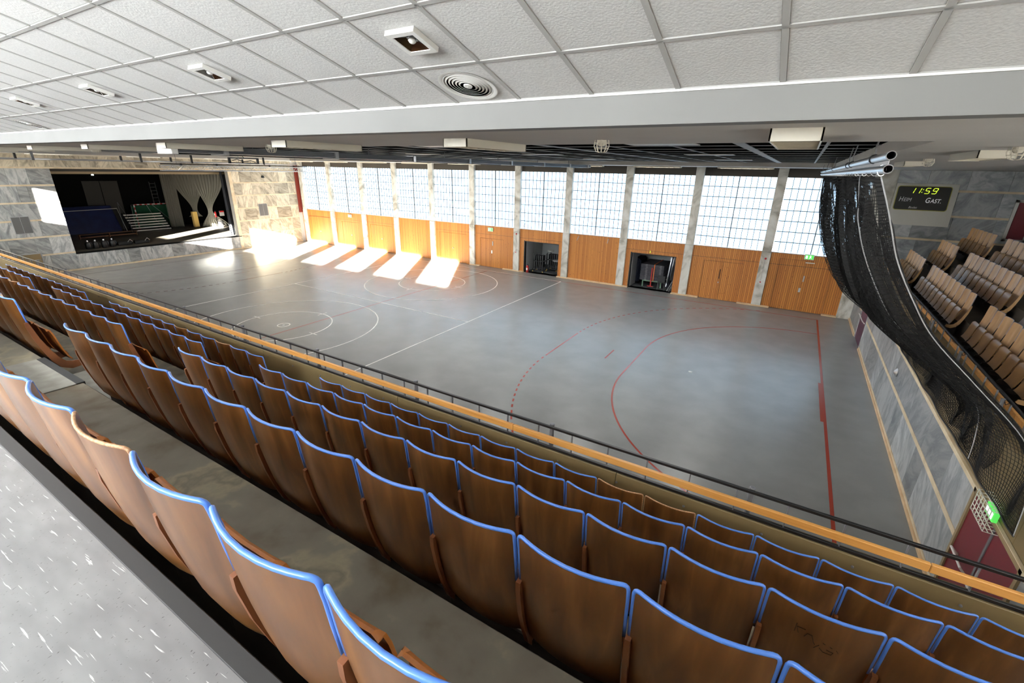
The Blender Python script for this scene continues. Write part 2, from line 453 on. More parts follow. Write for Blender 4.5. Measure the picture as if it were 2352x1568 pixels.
# ---------------------------------------------------------------- floor and court lines
floor = struct('floor', 'grey sports floor of the hall with white and red court lines', 'floor')
MB().box(XL - 0.4, XR + 0.2, YN - 0.1, YF + 0.45, -0.2, 0).build('floor_surface', MT['floor'], floor)
GX, MX, SY0, SY1, CY = 1.87, -17.6, 6.0, 26.0, 15.98
def line(pts, w, m, name='court_line', z=0.003):
    return MB().strip(pts, w, z).build(name, MT[m], floor)
def arc(cx, cy, r, a0, a1, n=40):
    return [(cx + r * math.cos(a0 + (a1 - a0) * i / n), cy + r * math.sin(a0 + (a1 - a0) * i / n)) for i in range(n + 1)]
line([(GX, SY0), (GX, SY1)], 0.075, 'line_red')
line([(GX - 0.075, CY - 1.52), (GX - 0.075, CY + 1.52)], 0.08, 'line_red')
line([(-37.07, SY0), (-37.07, SY1)], 0.06, 'line_red')
line([(MX, SY0), (MX, SY1)], 0.05, 'line_red')
line([(-37.07, SY1), (-24.75, SY1)], 0.05, 'line_red')
line([(-11.98, SY1), (GX, SY1)], 0.05, 'line_red')
line([(-24.75, SY1), (-11.98, SY1)], 0.05, 'line_white')
line([(-24.75, SY1 - 0.07), (-11.98, SY1 - 0.07)], 0.04, 'line_red', z=0.004)
line([(-37.07, SY0), (GX, SY0)], 0.05, 'line_red')
for sgn, gx in ((-1, GX), (1, -37.07)):
    r = 6.0
    if sgn < 0:
        p = arc(gx, CY - 1.5, r, 1.5 * PI, PI, 30) + arc(gx, CY + 1.5, r, PI, 0.5 * PI, 30)
    else:
        p = arc(gx, CY - 1.5, r, -0.5 * PI, 0, 30) + arc(gx, CY + 1.5, r, 0, 0.5 * PI, 30)
    line(p, 0.055, 'line_red')
    r = 9.0
    if sgn < 0:
        p = arc(gx, CY - 1.5, r, 1.42 * PI, PI, 200) + arc(gx, CY + 1.5, r, PI, 0.58 * PI, 200)
    else:
        p = arc(gx, CY - 1.5, r, -0.42 * PI, 0, 200) + arc(gx, CY + 1.5, r, 0, 0.42 * PI, 200)
    acc = 0; seg = []; mb = MB()
    for a, b in zip(p[:-1], p[1:]):
        acc += math.dist(a, b)
        if acc % 0.36 < 0.18:
            if not seg: seg = [a]
            seg.append(b)
        elif seg:
            if len(seg) > 1: mb.strip(seg, 0.055, 0.003)
            seg = []
    mb.build('dashed_line', MT['line_red'], floor)
    line([(gx + sgn * 7, CY - 0.5), (gx + sgn * 7, CY + 0.5)], 0.055, 'line_red')
    line([(gx + sgn * 4, CY - 0.07), (gx + sgn * 4, CY + 0.07)], 0.14, 'line_white')
for x in (-24.75, -11.98): line([(x, 6.2), (x, 26.0)], 0.05, 'line_white')
line([(-24.75, 16.1), (-11.98, 16.1)], 0.05, 'line_white')
for cy in (11.13, 21.07):
    for r, w in ((4.0, 0.05), (2.0, 0.05), (0.25, 0.05)):
        line(arc(-18.37, cy, r, 0, 2 * PI, 64), w, 'line_white')
    line(arc(-18.37, cy, 0.03, 0, 2 * PI, 12), 0.05, 'line_white')
    for k in range(4):
        an = k * PI / 2
        c, s_ = math.cos(an), math.sin(an)
        line([(-18.37 + c * 1.75, cy + s_ * 1.75), (-18.37 + c * 2.25, cy + s_ * 2.25)], 0.05, 'line_white')
line([(-29.5, 6.2), (-27.5, 7.4)], 0.05, 'line_white')

# ---------------------------------------------------------------- window wall
wall_back = struct('wall_back', 'long wall of timber cladding, stone piers and frosted windows', 'wall')
PC = [-38.39, -34.63, -30.73, -27.05, -23.34, -19.65, -15.95, -12.29, -8.55, -4.78, -0.95]
piers = [(c - 0.215, c + 0.215) for c in PC] + [(2.68, 3.5)]
SILL, HEAD = 2.88, 6.5
for i, (a, b) in enumerate(piers):
    MB().bbox(a, b, YF - 0.14, YF + 0.3, SILL + 0.01, SOF + 0.1, 0.008).build('pier_shaft', MT['pier'], wall_back)
    MB().bbox(a - 0.01, b + 0.01, YF - 0.16, YF + 0.3, 0, SILL, 0.008).build('pier_base', MT['pier'], wall_back)
bays = [(piers[i][1], piers[i + 1][0]) for i in range(len(piers) - 1)]
DOORS = {0: (-38.0, -35.2), 1: (-33.6, -31.4), 2: (-30.1, -27.65), 4: (-22.75, -20.2), 5: (-19.0, -17.02), 9: (-3.9, -1.88), 10: (-0.3, 2.04)}
OPEN = {6: (-15.35, -12.8), 8: (-8.0, -5.4)}
DH = {0: 2.36, 5: 2.03, 10: 2.62}
for i, (a, b) in enumerate(bays):
    MB().box(a - 0.02, b + 0.02, YF + 0.05, YF + 0.35, HEAD, SOF + 0.1).build('lintel', MT['dark_lintel'], wall_back)
    mb = MB()
    hole = OPEN.get(i) or DOORS.get(i)
    if hole:
        h = 2.13 if i in OPEN else DH.get(i, 2.14)
        mb.box(a, hole[0], YF - 0.02, YF + 0.15, 0.0, SILL); mb.box(hole[1], b, YF - 0.02, YF + 0.15, 0.0, SILL)
        mb.box(hole[0], hole[1], YF - 0.02, YF + 0.15, h, SILL)
    else:
        mb.box(a, b, YF - 0.02, YF + 0.15, 0.0, SILL)
    mb.build('timber_panel', MT['clad'], wall_back)
    # skirting either side of the opening
    for s0, s1 in ([(a - 0.45, hole[0]), (hole[1], b)] if hole else [(a - 0.45, b)]):
        if i >= 5 and s1 - s0 > 0.1:
            MB().bbox(s0, s1, YF - 0.19, YF - 0.02, 0, 0.075, 0.006).build('skirting', MT['pale_wood'], wall_back)
    # horizontal joint in the cladding above head height
    if i not in (3, 7):
        MB().box(a, b, YF - 0.022, YF - 0.015, 2.30, 2.315).build('panel_joint', MT['dark_lintel'], wall_back)
MB().box(XL, piers[0][0], YF - 0.02, YF + 0.2, 0, 2.6).build('timber_panel', MT['clad'], wall_back)
MB().box(XL, piers[0][0], YF + 0.05, YF + 0.3, 2.6, SOF).build('pier_shaft', MT['pier'], wall_back)
MB().box(XL + 0.02, XL + 0.16, YF - 0.35, YF - 0.02, 2.6, 6.6).build('rust_strip', MT['rust'], wall_back)
tag(MB().box(XL - 0.5, XR + 6.5, YF + 0.36, YF + 0.5, SILL + 3.6, 9.3).build('wall_upper', MT['plaster']), 'plain wall strip above the long row of windows', 'wall', kind='structure')

# doors in the window wall
def handle_lever(name, x, y, z, parent, m='alu'):
    mb = MB().bbox(x - 0.03, x + 0.03, y - 0.02, y, z - 0.12, z + 0.12, 0.004)
    mb.bar((x, y - 0.05, z + 0.02), (x + 0.14, y - 0.05, z + 0.02), 0.02); mb.bar((x, y - 0.05, z + 0.02), (x, y, z + 0.02), 0.02)
    return mb.build(name, MT[m], parent)
dn = 0
for i, (a, b) in DOORS.items():
    dn += 1
    h = DH.get(i, 2.14)
    d = struct('door_%d' % dn, ['timber-clad flush double door under the first window from the stage',
        'timber-clad door with a sign above, second bay from the stage', 'timber-clad door in the third bay from the stage',
        'timber-clad door in the fifth bay from the stage', 'timber-clad double door left of the chair store, under a green exit sign',
        'timber-clad double door with a long handle, right of the deck store', 'brown double door in the bay nearest the net, under the exit sign'][dn - 1], 'door')
    yd = YF + (0.03 if i == 10 else -0.005)
    m_ = (a + b) / 2
    wide = (i in (0, 5, 9, 10))
    for (p, q) in ([(a + 0.012, m_ - 0.005), (m_ + 0.005, b - 0.012)] if wide else [(a + 0.012, b - 0.012)]):
        MB().bbox(p, q, yd, yd + 0.06, 0.015, h - 0.012, 0.004).build('door_leaf', MT['clad'], d)
    MB().box(a, b, yd + 0.062, yd + 0.10, 0, h).build('door_rebate', MT['dark_lintel'], d)
    if i == 9:
        MB().tube([(m_ - 0.1, yd, 1.2), (m_ - 0.1, yd - 0.07, 1.25), (m_ - 0.1, yd - 0.07, 1.65), (m_ - 0.1, yd, 1.7)], 0.018).build('long_handle', MT['black_metal'], d)
        MB().bbox(m_ - 0.12, m_ - 0.08, yd - 0.02, yd, 0.95, 1.03, 0.004).build('lock', MT['alu'], d)
    elif i in (5, 10):
        if i == 10: MB().bbox(0.85, 1.25, yd - 0.05, yd - 0.005, 2.5, 2.54, 0.004).build('door_closer', MT['white'], d)
        MB().bbox(m_ - 0.05, m_ + 0.05, yd - 0.025, yd, 1.0, 1.22, 0.006).build('lock_plate', MT['alu'], d)
        MB().bbox(m_ + 0.04, m_ + 0.10, yd - 0.03, yd, 1.55, 1.85, 0.006).build('handle', MT['alu'], d)
    else:
        MB().lathe([(0.05, 0), (0.05, -0.02), (0.03, -0.05)], (m_, yd, 1.05), 10, 'y').build('handle', MT['alu'], d)

# windows: frosted channel glass panes between thin bars
NCOL, NROW = 12, 7
pane_mesh = {}
for i, (a, b) in enumerate(bays):
    w = struct('window_%d' % (i + 1), '%s frosted window from the stage, between stone piers' % ORD[i], 'window')
    cw = (b - a) / NCOL; rh = (HEAD - SILL - 0.03) / NROW
    z0 = SILL + 0.03
    key = round(cw, 3)
    if key not in pane_mesh:
        pm = MB().box(0.008, cw - 0.008, 0, 0.02, 0.008, rh - 0.008); pm.m = [1, 1, 0, 1, 1, 1]
        pane_mesh[key] = pm.mesh('pane', [MT['pane'], MT['light_grey']])
    for r in range(NROW):
        for c in range(NCOL):
            place('pane', pane_mesh[key], w, (a + c * cw, YF + 0.10, z0 + r * rh))
    mb = MB()
    for c in range(1, NCOL):
        if c != NCOL // 2: mb.box(a + c * cw - 0.012, a + c * cw + 0.012, YF + 0.075, YF + 0.13, z0, HEAD)
    for r in range(1, NROW):
        mb.box(a, b, YF + 0.055, YF + 0.125, z0 + r * rh - 0.016, z0 + r * rh + 0.016)
    mb.build('glazing_bars', MT['glazing_bar'], w)
    MB().box((a + b) / 2 - 0.02, (a + b) / 2 + 0.02, YF + 0.03, YF + 0.14, z0, HEAD).build('mullion', MT['glazing_bar'], w)
    MB().box(a, b, YF - 0.03, YF + 0.16, SILL, SILL + 0.03).build('window_sill', MT['light_grey'], w)

# small fittings on the window wall
def exit_sign(label, x, y, z, w=0.42, h=0.26, cat='exit sign'):
    t = thing('exit_sign', label, cat, (x, y, z))
    MB().bbox(x - w / 2, x + w / 2, y, y + 0.07, z - h / 2, z + h / 2, 0.01).build('housing', MT['white'], t)
    MB().box(x - w / 2 + 0.03, x + w / 2 - 0.03, y - 0.006, y + 0.002, z - h / 2 + 0.03, z + h / 2 - 0.03).build('green_face', MT['exit_green'], t)
    mb = MB()
    mb.box(x - 0.15, x - 0.07, y - 0.012, y - 0.004, z - 0.07, z + 0.07)                       # door symbol
    mb.bar((x + 0.00, y - 0.008, z - 0.07), (x + 0.05, y - 0.008, z + 0.0), 0.008, 0.02)
    mb.bar((x + 0.05, y - 0.008, z + 0.0), (x + 0.04, y - 0.008, z + 0.05), 0.008, 0.028)
    mb.bar((x + 0.05, y - 0.008, z + 0.0), (x + 0.09, y - 0.008, z - 0.06), 0.008, 0.02)
    mb.bar((x + 0.0, y - 0.008, z + 0.03), (x + 0.09, y - 0.008, z + 0.03), 0.008, 0.016)
    mb.box(x + 0.035, x + 0.06, y - 0.012, y - 0.004, z + 0.055, z + 0.08)                      # runner
    mb.build('running_figure', MT['exit_white'], t)
    return t
exit_sign('green exit sign above the double door in the bay nearest the net', 0.95, YF - 0.12, 2.82)
exit_sign('green exit sign above the double door left of the chair store', -18.08, YF - 0.12, 2.66)
exit_sign('pale exit sign above the door in the second bay from the stage', -32.45, YF - 0.12, 2.66, 0.4, 0.24)
def callpoint(x, label, z=1.32):
    t = thing('alarm_button', label, 'alarm button', (x, YF - 0.16, z))
    MB().bbox(x - 0.06, x + 0.06, YF - 0.20, YF - 0.16, z - 0.06, z + 0.06, 0.006).build('box', MT['white'], t)
    MB().bbox(x - 0.035, x + 0.035, YF - 0.205, YF - 0.198, z - 0.035, z + 0.035, 0.002).build('red_panel', MT['red'], t)
    MB().tube([(x, YF - 0.17, z + 0.06), (x, YF - 0.17, 2.5)], 0.008, 5).build('cable_conduit', MT['light_grey'], t)
    MB().lathe([(0.05, 0), (0.05, -0.04), (0.03, -0.06)], (x + 0.02, YF - 0.16, 2.55), 10, 'y').build('red_sounder', MT['red'], t)
callpoint(-15.95, 'red alarm button with cable on the pier left of the chair store')
callpoint(-0.95, 'red alarm button with cable on the pier nearest the net')
for x, x2, lab in ((-16.75, -16.6, 'short loose stick on the sill left of the chair store pier'), (-15.45, -15.3, 'short loose stick on the sill right of the chair store pier'),
                   (-11.55, -11.45, 'short pale strip on the cladding right of the chair store'), (-9.55, -9.5, 'pale bent strip on the cladding left of the deck store')):
    z = 3.2 if x < -12 else 2.65
    tag(MB().bar((x, YF - 0.05, z - 0.15), (x2, YF - 0.05, z + 0.12), 0.03, 0.03).build('loose_strip', MT['light_grey']), lab, 'strip')
# number over the deck store
def text(body, size, loc, rot, m, parent, name='lettering', shear=0.0, align='LEFT', ext=0.003):
    c = bpy.data.curves.new(name, 'FONT'); c.body = body; c.size = size; c.shear = shear; c.align_x = align; c.extrude = ext
    tmp = bpy.data.objects.new('tmp', c); COL.objects.link(tmp)
    me = bpy.data.meshes.new_from_object(tmp.evaluated_get(bpy.context.evaluated_depsgraph_get()))
    bpy.data.objects.remove(tmp); bpy.data.curves.remove(c)
    me.materials.clear(); me.materials.append(MT[m])
    o = bpy.data.objects.new(name, me); COL.objects.link(o)
    o.location = loc; o.rotation_euler = rot
    if parent is not None:
        o.parent = parent; o.location = Vector(loc) - parent.location
    return o
t3 = text('3', 0.17, (-6.95, YF - 0.03, 2.2), (PI / 2, 0, 0), 'led', None, 'store_number')
tag(t3, 'small yellow number three above the deck store opening', 'number')

# ---------------------------------------------------------------- store rooms behind the openings
for k, (i, (a, b)) in enumerate(OPEN.items()):
    nm = ['chair store', 'deck store'][k]
    P = lambda n, lab, cat, mb, m: tag(mb.build(n, MT[m]), lab % nm, cat, kind='structure')
    P('wall_store_rear', 'pale rear wall of the %s room', 'wall', MB().box(a - 0.4, b + 0.4, YF + 3.4, YF + 3.5, 0, 2.8), 'wall_white')
    P('wall_store_left', 'pale left wall of the %s room', 'wall', MB().box(a - 0.5, a - 0.4, YF + 0.2, YF + 3.5, 0, 2.8), 'wall_white')
    P('wall_store_right', 'pale right wall of the %s room', 'wall', MB().box(b + 0.4, b + 0.5, YF + 0.2, YF + 3.5, 0, 2.8), 'wall_white')
    P('ceiling_store', 'pale ceiling of the %s room', 'ceiling', MB().box(a - 0.5, b + 0.5, YF + 0.15, YF + 3.5, 2.8, 2.9), 'wall_white')
    P('floor_store', 'dark grey floor of the %s room', 'floor', MB().box(a - 0.5, b + 0.5, YF, YF + 3.5, -0.1, 0.0), 'storage_floor')
    s = struct('trim_%d' % (k + 1), 'black frame of the open %s doorway' % nm, 'trim')
    MB().box(a - 0.05, a + 0.02, YF - 0.025, YF + 0.2, 0, 2.15).build('door_jamb', MT['black_metal'], s)
    MB().box(b - 0.02, b + 0.05, YF - 0.0, YF + 0.2, 0, 2.15).build('door_jamb', MT['black_metal'], s)
    MB().box(a, b, YF - 0.0, YF + 0.2, 2.09, 2.15).build('door_head', MT['black_metal'], s)
    tag(MB().tube([(a + 1.45, YF + 3.36, 2.75), (a + 1.42, YF + 3.36, 1.9)], 0.02).build('cable', MT['black_metal']), 'black cable hanging on the rear wall of the %s' % nm, 'cable')
    tag(MB().bbox(a - 0.02, a + 0.04, YF + 0.22, YF + 1.3, 0.02, 2.08, 0.004).build('door_%d' % (20 + k), MT['light_grey']), 'grey door leaf opened inwards at the left of the %s' % nm, 'door', kind='structure')

# chair store: trolleys with dark folded chairs, round tables, extinguisher
def chair_trolley(x, y, label, n):
    t = thing('chair_trolley', label, 'trolley', (x, y, 0))
    L, W = 0.75, 0.55
    mb = MB()
    for dx in (-L / 2, L / 2):
        for dy in (-W / 2, W / 2): mb.bar((x + dx, y + dy, 0.12), (x + dx, y + dy, 1.25), 0.03)
    for z in (0.13, 0.75): 
        for dy in (-W / 2, W / 2): mb.bar((x - L / 2, y + dy, z), (x + L / 2, y + dy, z), 0.03)
        for dx in (-L / 2, L / 2): mb.bar((x + dx, y - W / 2, z), (x + dx, y + W / 2, z), 0.03)
    mb.build('frame', MT['black_metal'], t)
    for dx in (-L / 2, L / 2):
        for dy in (-W / 2, W / 2):
            MB().lathe([(0.05, -0.02), (0.05, 0.02)], (x + dx, y + dy, 0.05), 10, 'x').build('wheel', MT['yellow_foam'], t)
    return t
def folded_chair(x, y, z, lean, label):
    t = thing('folded_chair', label, 'chair', (x, y, z), 'folded chairs on the trolleys')
    MB().bbox(x - 0.025, x + 0.025, y - 0.21, y + 0.21, z + 0.62, z + 1.0, 0.01).build('backrest', MT['black_gear'], t)
    MB().bbox(x - 0.015, x + 0.04, y - 0.2, y + 0.2, z + 0.2, z + 0.58, 0.01).build('seat', MT['black_gear'], t)
    for dy in (-0.2, 0.2):
        MB().tube([(x - 0.03, y + dy, z), (x + lean, y + dy, z + 1.02)], 0.012, 5).build('leg', MT['grey_metal'], t)
for (x, y, who) in ((-14.55, YF + 0.75, 'left'), (-13.95, YF + 1.7, 'rear')):
    chair_trolley(x, y, 'black wheeled trolley of folded chairs, %s one in the chair store' % who, 5)
    for k in range(5):
        folded_chair(x - 0.28 + 0.14 * k, y, 0.15, 0.03, 'black folded chair, %s from left on the %s trolley in the chair store' % (ORD[k], who))
def round_table_stack():
    for k, (x, y, z, r) in enumerate(((-13.05, YF + 0.62, 0.92, 0.4), (-13.0, YF + 1.46, 1.22, 0.4), (-12.95, YF + 2.3, 1.45, 0.4), (-12.98, YF + 2.98, 1.75, 0.26))):
        t = thing('round_table', 'grey round high table, %s in the row at the right of the chair store' % ['front', 'second', 'third', 'rearmost'][k], 'table', (x, y, 0), 'round tables in the chair store')
        MB().lathe([(r, 0), (r + 0.01, 0.015), (r, 0.03)], (x, y, z), 24).build('tabletop', MT['light_grey'], t)
        MB().lathe([(0.03, 0), (0.03, z - 0.05)], (x, y, 0.05), 10).build('pole', MT['black_metal'], t)
        MB().lathe([(0.26, 0), (0.25, 0.02), (0.05, 0.05)], (x, y, 0.0), 18).build('base', MT['black_metal'], t)
round_table_stack()
def extinguisher(x, y, z, label):
    t = thing('fire_extinguisher', label, 'fire extinguisher', (x, y, z))
    MB().lathe([(0.075, 0), (0.085, 0.02), (0.085, 0.40), (0.06, 0.46), (0.03, 0.48)], (x, y, z), 16).build('cylinder', MT['red'], t, 'auto')
    MB().bbox(x - 0.05, x + 0.05, y - 0.09, y - 0.083, z + 0.16, z + 0.32, 0.002).build('paper_label', MT['white'], t)
    MB().bbox(x - 0.02, x + 0.06, y - 0.02, y + 0.02, z + 0.48, z + 0.55, 0.004).build('valve', MT['black_gear'], t)
    MB().tube([(x + 0.05, y, z + 0.5), (x + 0.11, y, z + 0.42), (x + 0.1, y, z + 0.12)], 0.012, 6).build('hose', MT['black_gear'], t)
    return t
extinguisher(-15.12, YF + 0.05, 0.0, 'red fire extinguisher standing inside the chair store doorway')
t = thing('white_dish', 'round white plastic dish on top of the rear chair trolley', 'dish', (-14.1, YF + 1.5, 1.35))
MB().lathe([(0.05, 0), (0.2, 0.05), (0.24, 0.12), (0.22, 0.12), (0.04, 0.02)], (-14.1, YF + 1.5, 1.3), 18).build('dish_body', MT['white'], t, 'auto')

# deck store: stack of stage decks on a trolley with a strap, poles leaning at the right
DX0, DX1, DY0, DY1 = -7.55, -6.15, YF + 0.75, YF + 2.75
t = thing('deck_trolley', 'pale green steel trolley with red lifting post under the stage decks', 'trolley', (-6.85, YF + 1.7, 0))
mb = MB(); mb.bar((DX0 + 0.2, DY0 + 0.05, 0.37), (DX1 - 0.1, DY0 + 0.05, 0.37), 0.05); mb.bar((DX0 + 0.2, DY1 - 0.1, 0.37), (DX1 - 0.1, DY1 - 0.1, 0.37), 0.05)
for x in (DX0 + 0.2, DX1 - 0.1):
    for y in (DY0 + 0.05, DY1 - 0.1): mb.bar((x, y, 0.0), (x, y, 0.38), 0.06)
mb.build('frame', MT['mint'], t)
MB().bar((-6.82, DY0 - 0.10, 0.08), (-6.82, DY0 - 0.10, 1.22), 0.06, 0.05).build('lifting_post', MT['red'], t)
MB().bar((-6.98, DY0 - 0.16, 0.10), (-6.66, DY0 - 0.16, 0.10), 0.05, 0.04).build('foot', MT['red'], t)
for x in (-7.0, -6.62): MB().lathe([(0.07, -0.025), (0.07, 0.025)], (x, DY0 - 0.1, 0.07), 12, 'x').build('wheel', MT['black_gear'], t)
for k in range(12):
    z = 0.40 + k * 0.083; j = random.uniform(-0.012, 0.012)
    d = thing('stage_deck', 'dark grey stage deck, %s from the bottom of the stack in the deck store' % ORD[k], 'stage deck', ((DX0 + DX1) / 2, (DY0 + DY1) / 2, z), 'stacked stage decks')
    MB().bbox(DX0 + j, DX1 + j, DY0, DY1, z, z + 0.07, 0.006).build('panel', MT['deck'], d)
    for x in (DX0 + 0.3, DX1 - 0.25): MB().bbox(x + j, x + 0.12 + j, DY0 - 0.006, DY0, z + 0.025, z + 0.045, 0.002).build('metal_catch', MT['light_grey'], d)
st = MB(); st.bar((-6.72, DY0 - 0.025, 0.4), (-6.72, DY0 - 0.025, 1.41), 0.05, 0.012); st.bar((-6.72, DY0 - 0.03, 1.41), (-6.72, DY1, 1.41), 0.05, 0.012)
tag(st.build('strap', MT['orange']), 'orange ratchet strap around the stack of stage decks', 'strap')
for k, (x, y, dx, dy, h, m) in enumerate(((-6.08, YF + 1.5, 0.05, 0.5, 2.0, 'alu'), (-5.98, YF + 1.6, 0.05, 0.5, 2.0, 'alu'), (-5.90, YF + 1.2, 0.02, 0.4, 1.9, 'dark_blue'), (-5.60, YF + 1.0, 0.1, 0.4, 1.7, 'alu'),
        (-5.75, YF + 0.35, 0.33, 0.2, 0.85, 'alu'), (-5.62, YF + 0.25, 0.3, 0.2, 0.8, 'alu'))):
    tag(MB().bar((x, y, 0.0), (x + dx, y + dy, h), 0.06, 0.05).build('metal_pole', MT[m]), 'metal pole leaning right of the deck stack, %s from left' % ORD[k], 'pole', 'metal poles leaning in the deck store')
t = thing('rack', 'dark blue frame rack at the right of the deck store', 'rack', (-5.4, YF + 1.8, 0))
mb = MB()
for x in (-5.75, -5.25):
    for y in (YF + 1.7, YF + 2.3): mb.bar((x, y, 0), (x, y, 1.55), 0.05)
for z in (0.5, 1.5): mb.bar((-5.75, YF + 1.7, z), (-5.25, YF + 1.7, z), 0.05); mb.bar((-5.75, YF + 2.3, z), (-5.25, YF + 2.3, z), 0.05)
mb.build('frame', MT['dark_blue'], t)
MB().bbox(-5.72, -5.5, YF + 1.9, YF + 2.1, 0.52, 1.45, 0.01).build('grey_panel', MT['grey_metal'], t)
tag(MB().bbox(-5.8, -5.2, YF + 1.8, YF + 2.4, 1.56, 1.95, 0.02).build('carton', MT['tan_panel']), 'brown carton on top of the blue rack in the deck store', 'box')
t = thing('stacking_chair', 'dark brown chair standing in front of the deck stack', 'chair', (-6.1, YF + 0.55, 0))
MB().bbox(-6.35, -5.92, YF + 0.33, YF + 0.36, 0.5, 0.86, 0.012).build('backrest', MT['black_gear'], t)
MB().bbox(-6.35, -5.92, YF + 0.36, YF + 0.75, 0.44, 0.48, 0.012).build('seat', MT['black_gear'], t)
for x in (-6.33, -5.94):
    for y in (YF + 0.36, YF + 0.73): MB().tube([(x, y, 0), (x, y, 0.45)], 0.012, 6).build('leg', MT['grey_metal'], t)
t = thing('covered_gear', 'dark heap of gear left of the deck stack', 'equipment', (-7.8, YF + 2.3, 0))
MB().bbox(-8.3, -7.75, YF + 1.3, YF + 2.9, 0.02, 1.55, 0.12).build('cover', MT['dark_blue'], t)

# ---------------------------------------------------------------- stage wall
wall_left = struct('wall_left', 'stage end wall of grey marble slabs with cream stone strips', 'wall')
SO0, SO1, STZ, SOT = 10.6, 21.05, 1.05, 6.12          # stage opening
LV = [0.10, 1.10, 2.17, 3.16, 4.16, 5.14, 6.12]
slabs = 0
def slab(y0, y1, z0, z1, m):
    d = random.uniform(0, 0.006)
    MB().bbox(XL - 0.05, XL + d, y0 + 0.004, y1 - 0.004, z0 + 0.004, z1 - 0.004, 0.003).build('marble_slab', MT[m], wall_left)
def courses(ys, z_pairs, m):
    for (z0, z1) in z_pairs:
        for a, b in zip(ys[:-1], ys[1:]): slab(a, b, z0, z1, m)
zp = [(LV[i] + (0.09 if i else 0.0), LV[i + 1]) for i in range(len(LV) - 1)]
for k, (z0, z1) in enumerate(zp):
    ys = [4.95, 5.9, 6.75, 7.45 + 0.3 * (k % 2), 8.4 + 0.25 * ((k * 2) % 3), 9.35 + 0.2 * (k % 2), SO0]
    courses(ys, [(z0, z1)], 'marble_stage')
    ys = [SO1 + 0.25, 21.9, 22.85, 23.9, 24.75, 26.05, 26.78]
    courses(ys, [(z0, z1)], 'marble_warm')
for z in LV[1:]:
    MB().bbox(XL - 0.05, XL + 0.012, 4.95, SO0, z, z + 0.09, 0.003).build('stone_strip', MT['cream_stone'], wall_left)
    MB().bbox(XL - 0.05, XL + 0.012, SO1 + 0.25, 26.78, z, z + 0.09, 0.003).build('stone_strip', MT['cream_stone'], wall_left)
MB().bbox(XL - 0.05, XL + 0.012, SO0, SO1, SOT, SOT + 0.09, 0.003).build('stone_strip', MT['cream_stone'], wall_left)
MB().bbox(XL - 0.05, XL + 0.012, SO1, SO1 + 0.25, 0.0, SOT + 0.09, 0.003).build('stone_strip', MT['cream_stone'], wall_left)
courses([4.95 + 0.72 * k for k in range(31)] , [(SOT + 0.09, 6.9)], 'marble_warm')
courses([SO0, 11.36, 11.96, 12.65, 13.33, 14.0, 14.73, 15.36, 16.02, 16.78, 17.6, 18.4, 19.2, 19.95, SO1], [(0.1, STZ - 0.05)], 'marble_stage')
MB().box(XL - 0.05, XL + 0.05, 4.95, 26.78, 0, 0.09).build('skirting', MT['cream_stone'], wall_left)
MB().box(XL - 0.45, XL - 0.05, 4.9, SO0, 0, 7.0).build('core', MT['plaster'], wall_left)
MB().box(XL - 0.45, XL - 0.05, SO1, YF + 0.3, 0, 7.0).build('core', MT['plaster'], wall_left)
MB().box(XL - 0.45, XL - 0.05, SO0, SO1, SOT, 7.0).build('core', MT['plaster'], wall_left)
MB().box(XL - 0.45, XL - 0.05, SO0, SO1, -0.2, STZ - 0.05).build('core', MT['plaster'], wall_left)
MB().bbox(XL - 0.45, XL + 0.03, SO0, SO1 + 0.2, STZ - 0.05, STZ, 0.005).build('stage_edge', MT['stage_black'], wall_left)
def grille(y0, y1, z0, z1, label):
    t = thing('wall_grille', label, 'vent', (XL, (y0 + y1) / 2, z0))
    MB().bbox(XL, XL + 0.03, y0, y1, z0, z1, 0.004).build('frame', MT['light_grey'], t)
    ym = (y0 + y1) / 2
    for a, b in ((y0 + 0.03, ym - 0.012), (ym + 0.012, y1 - 0.03)):
        MB().box(XL + 0.03, XL + 0.04, a, b, z0 + 0.03, z1 - 0.03).build('mesh_panel', MT['vent'], t)
grille(8.2, 9.0, 2.48, 3.47, 'grey twin ventilation grille on the marble left of the stage')
grille(23.08, 23.85, 2.5, 3.49, 'grey twin ventilation grille on the marble right of the stage')
tag(MB().bbox(XL, XL + 0.12, 23.75, 23.95, 5.55, 5.72, 0.01).build('small_speaker', MT['black_gear']), 'small black box high on the marble right of the stage', 'box')
d = struct('door_8', 'tan low double door in the marble wall left of the stage', 'door', )
for a, b in ((7.35, 8.12), (8.18, 8.95)):
    for z0, z1 in ((0.1, 0.88), (0.93, 1.26)): MB().bbox(XL, XL + 0.035, a, b, z0, z1, 0.006).build('door_panel', MT['tan_panel'], d)
mb = MB()
mb.box(XL, XL + 0.045, 7.28, 7.34, 0.09, 1.33); mb.box(XL, XL + 0.045, 8.96, 9.02, 0.09, 1.33); mb.box(XL, XL + 0.045, 7.28, 9.02, 1.27, 1.33)
mb.build('door_frame', MT['light_grey'], d)

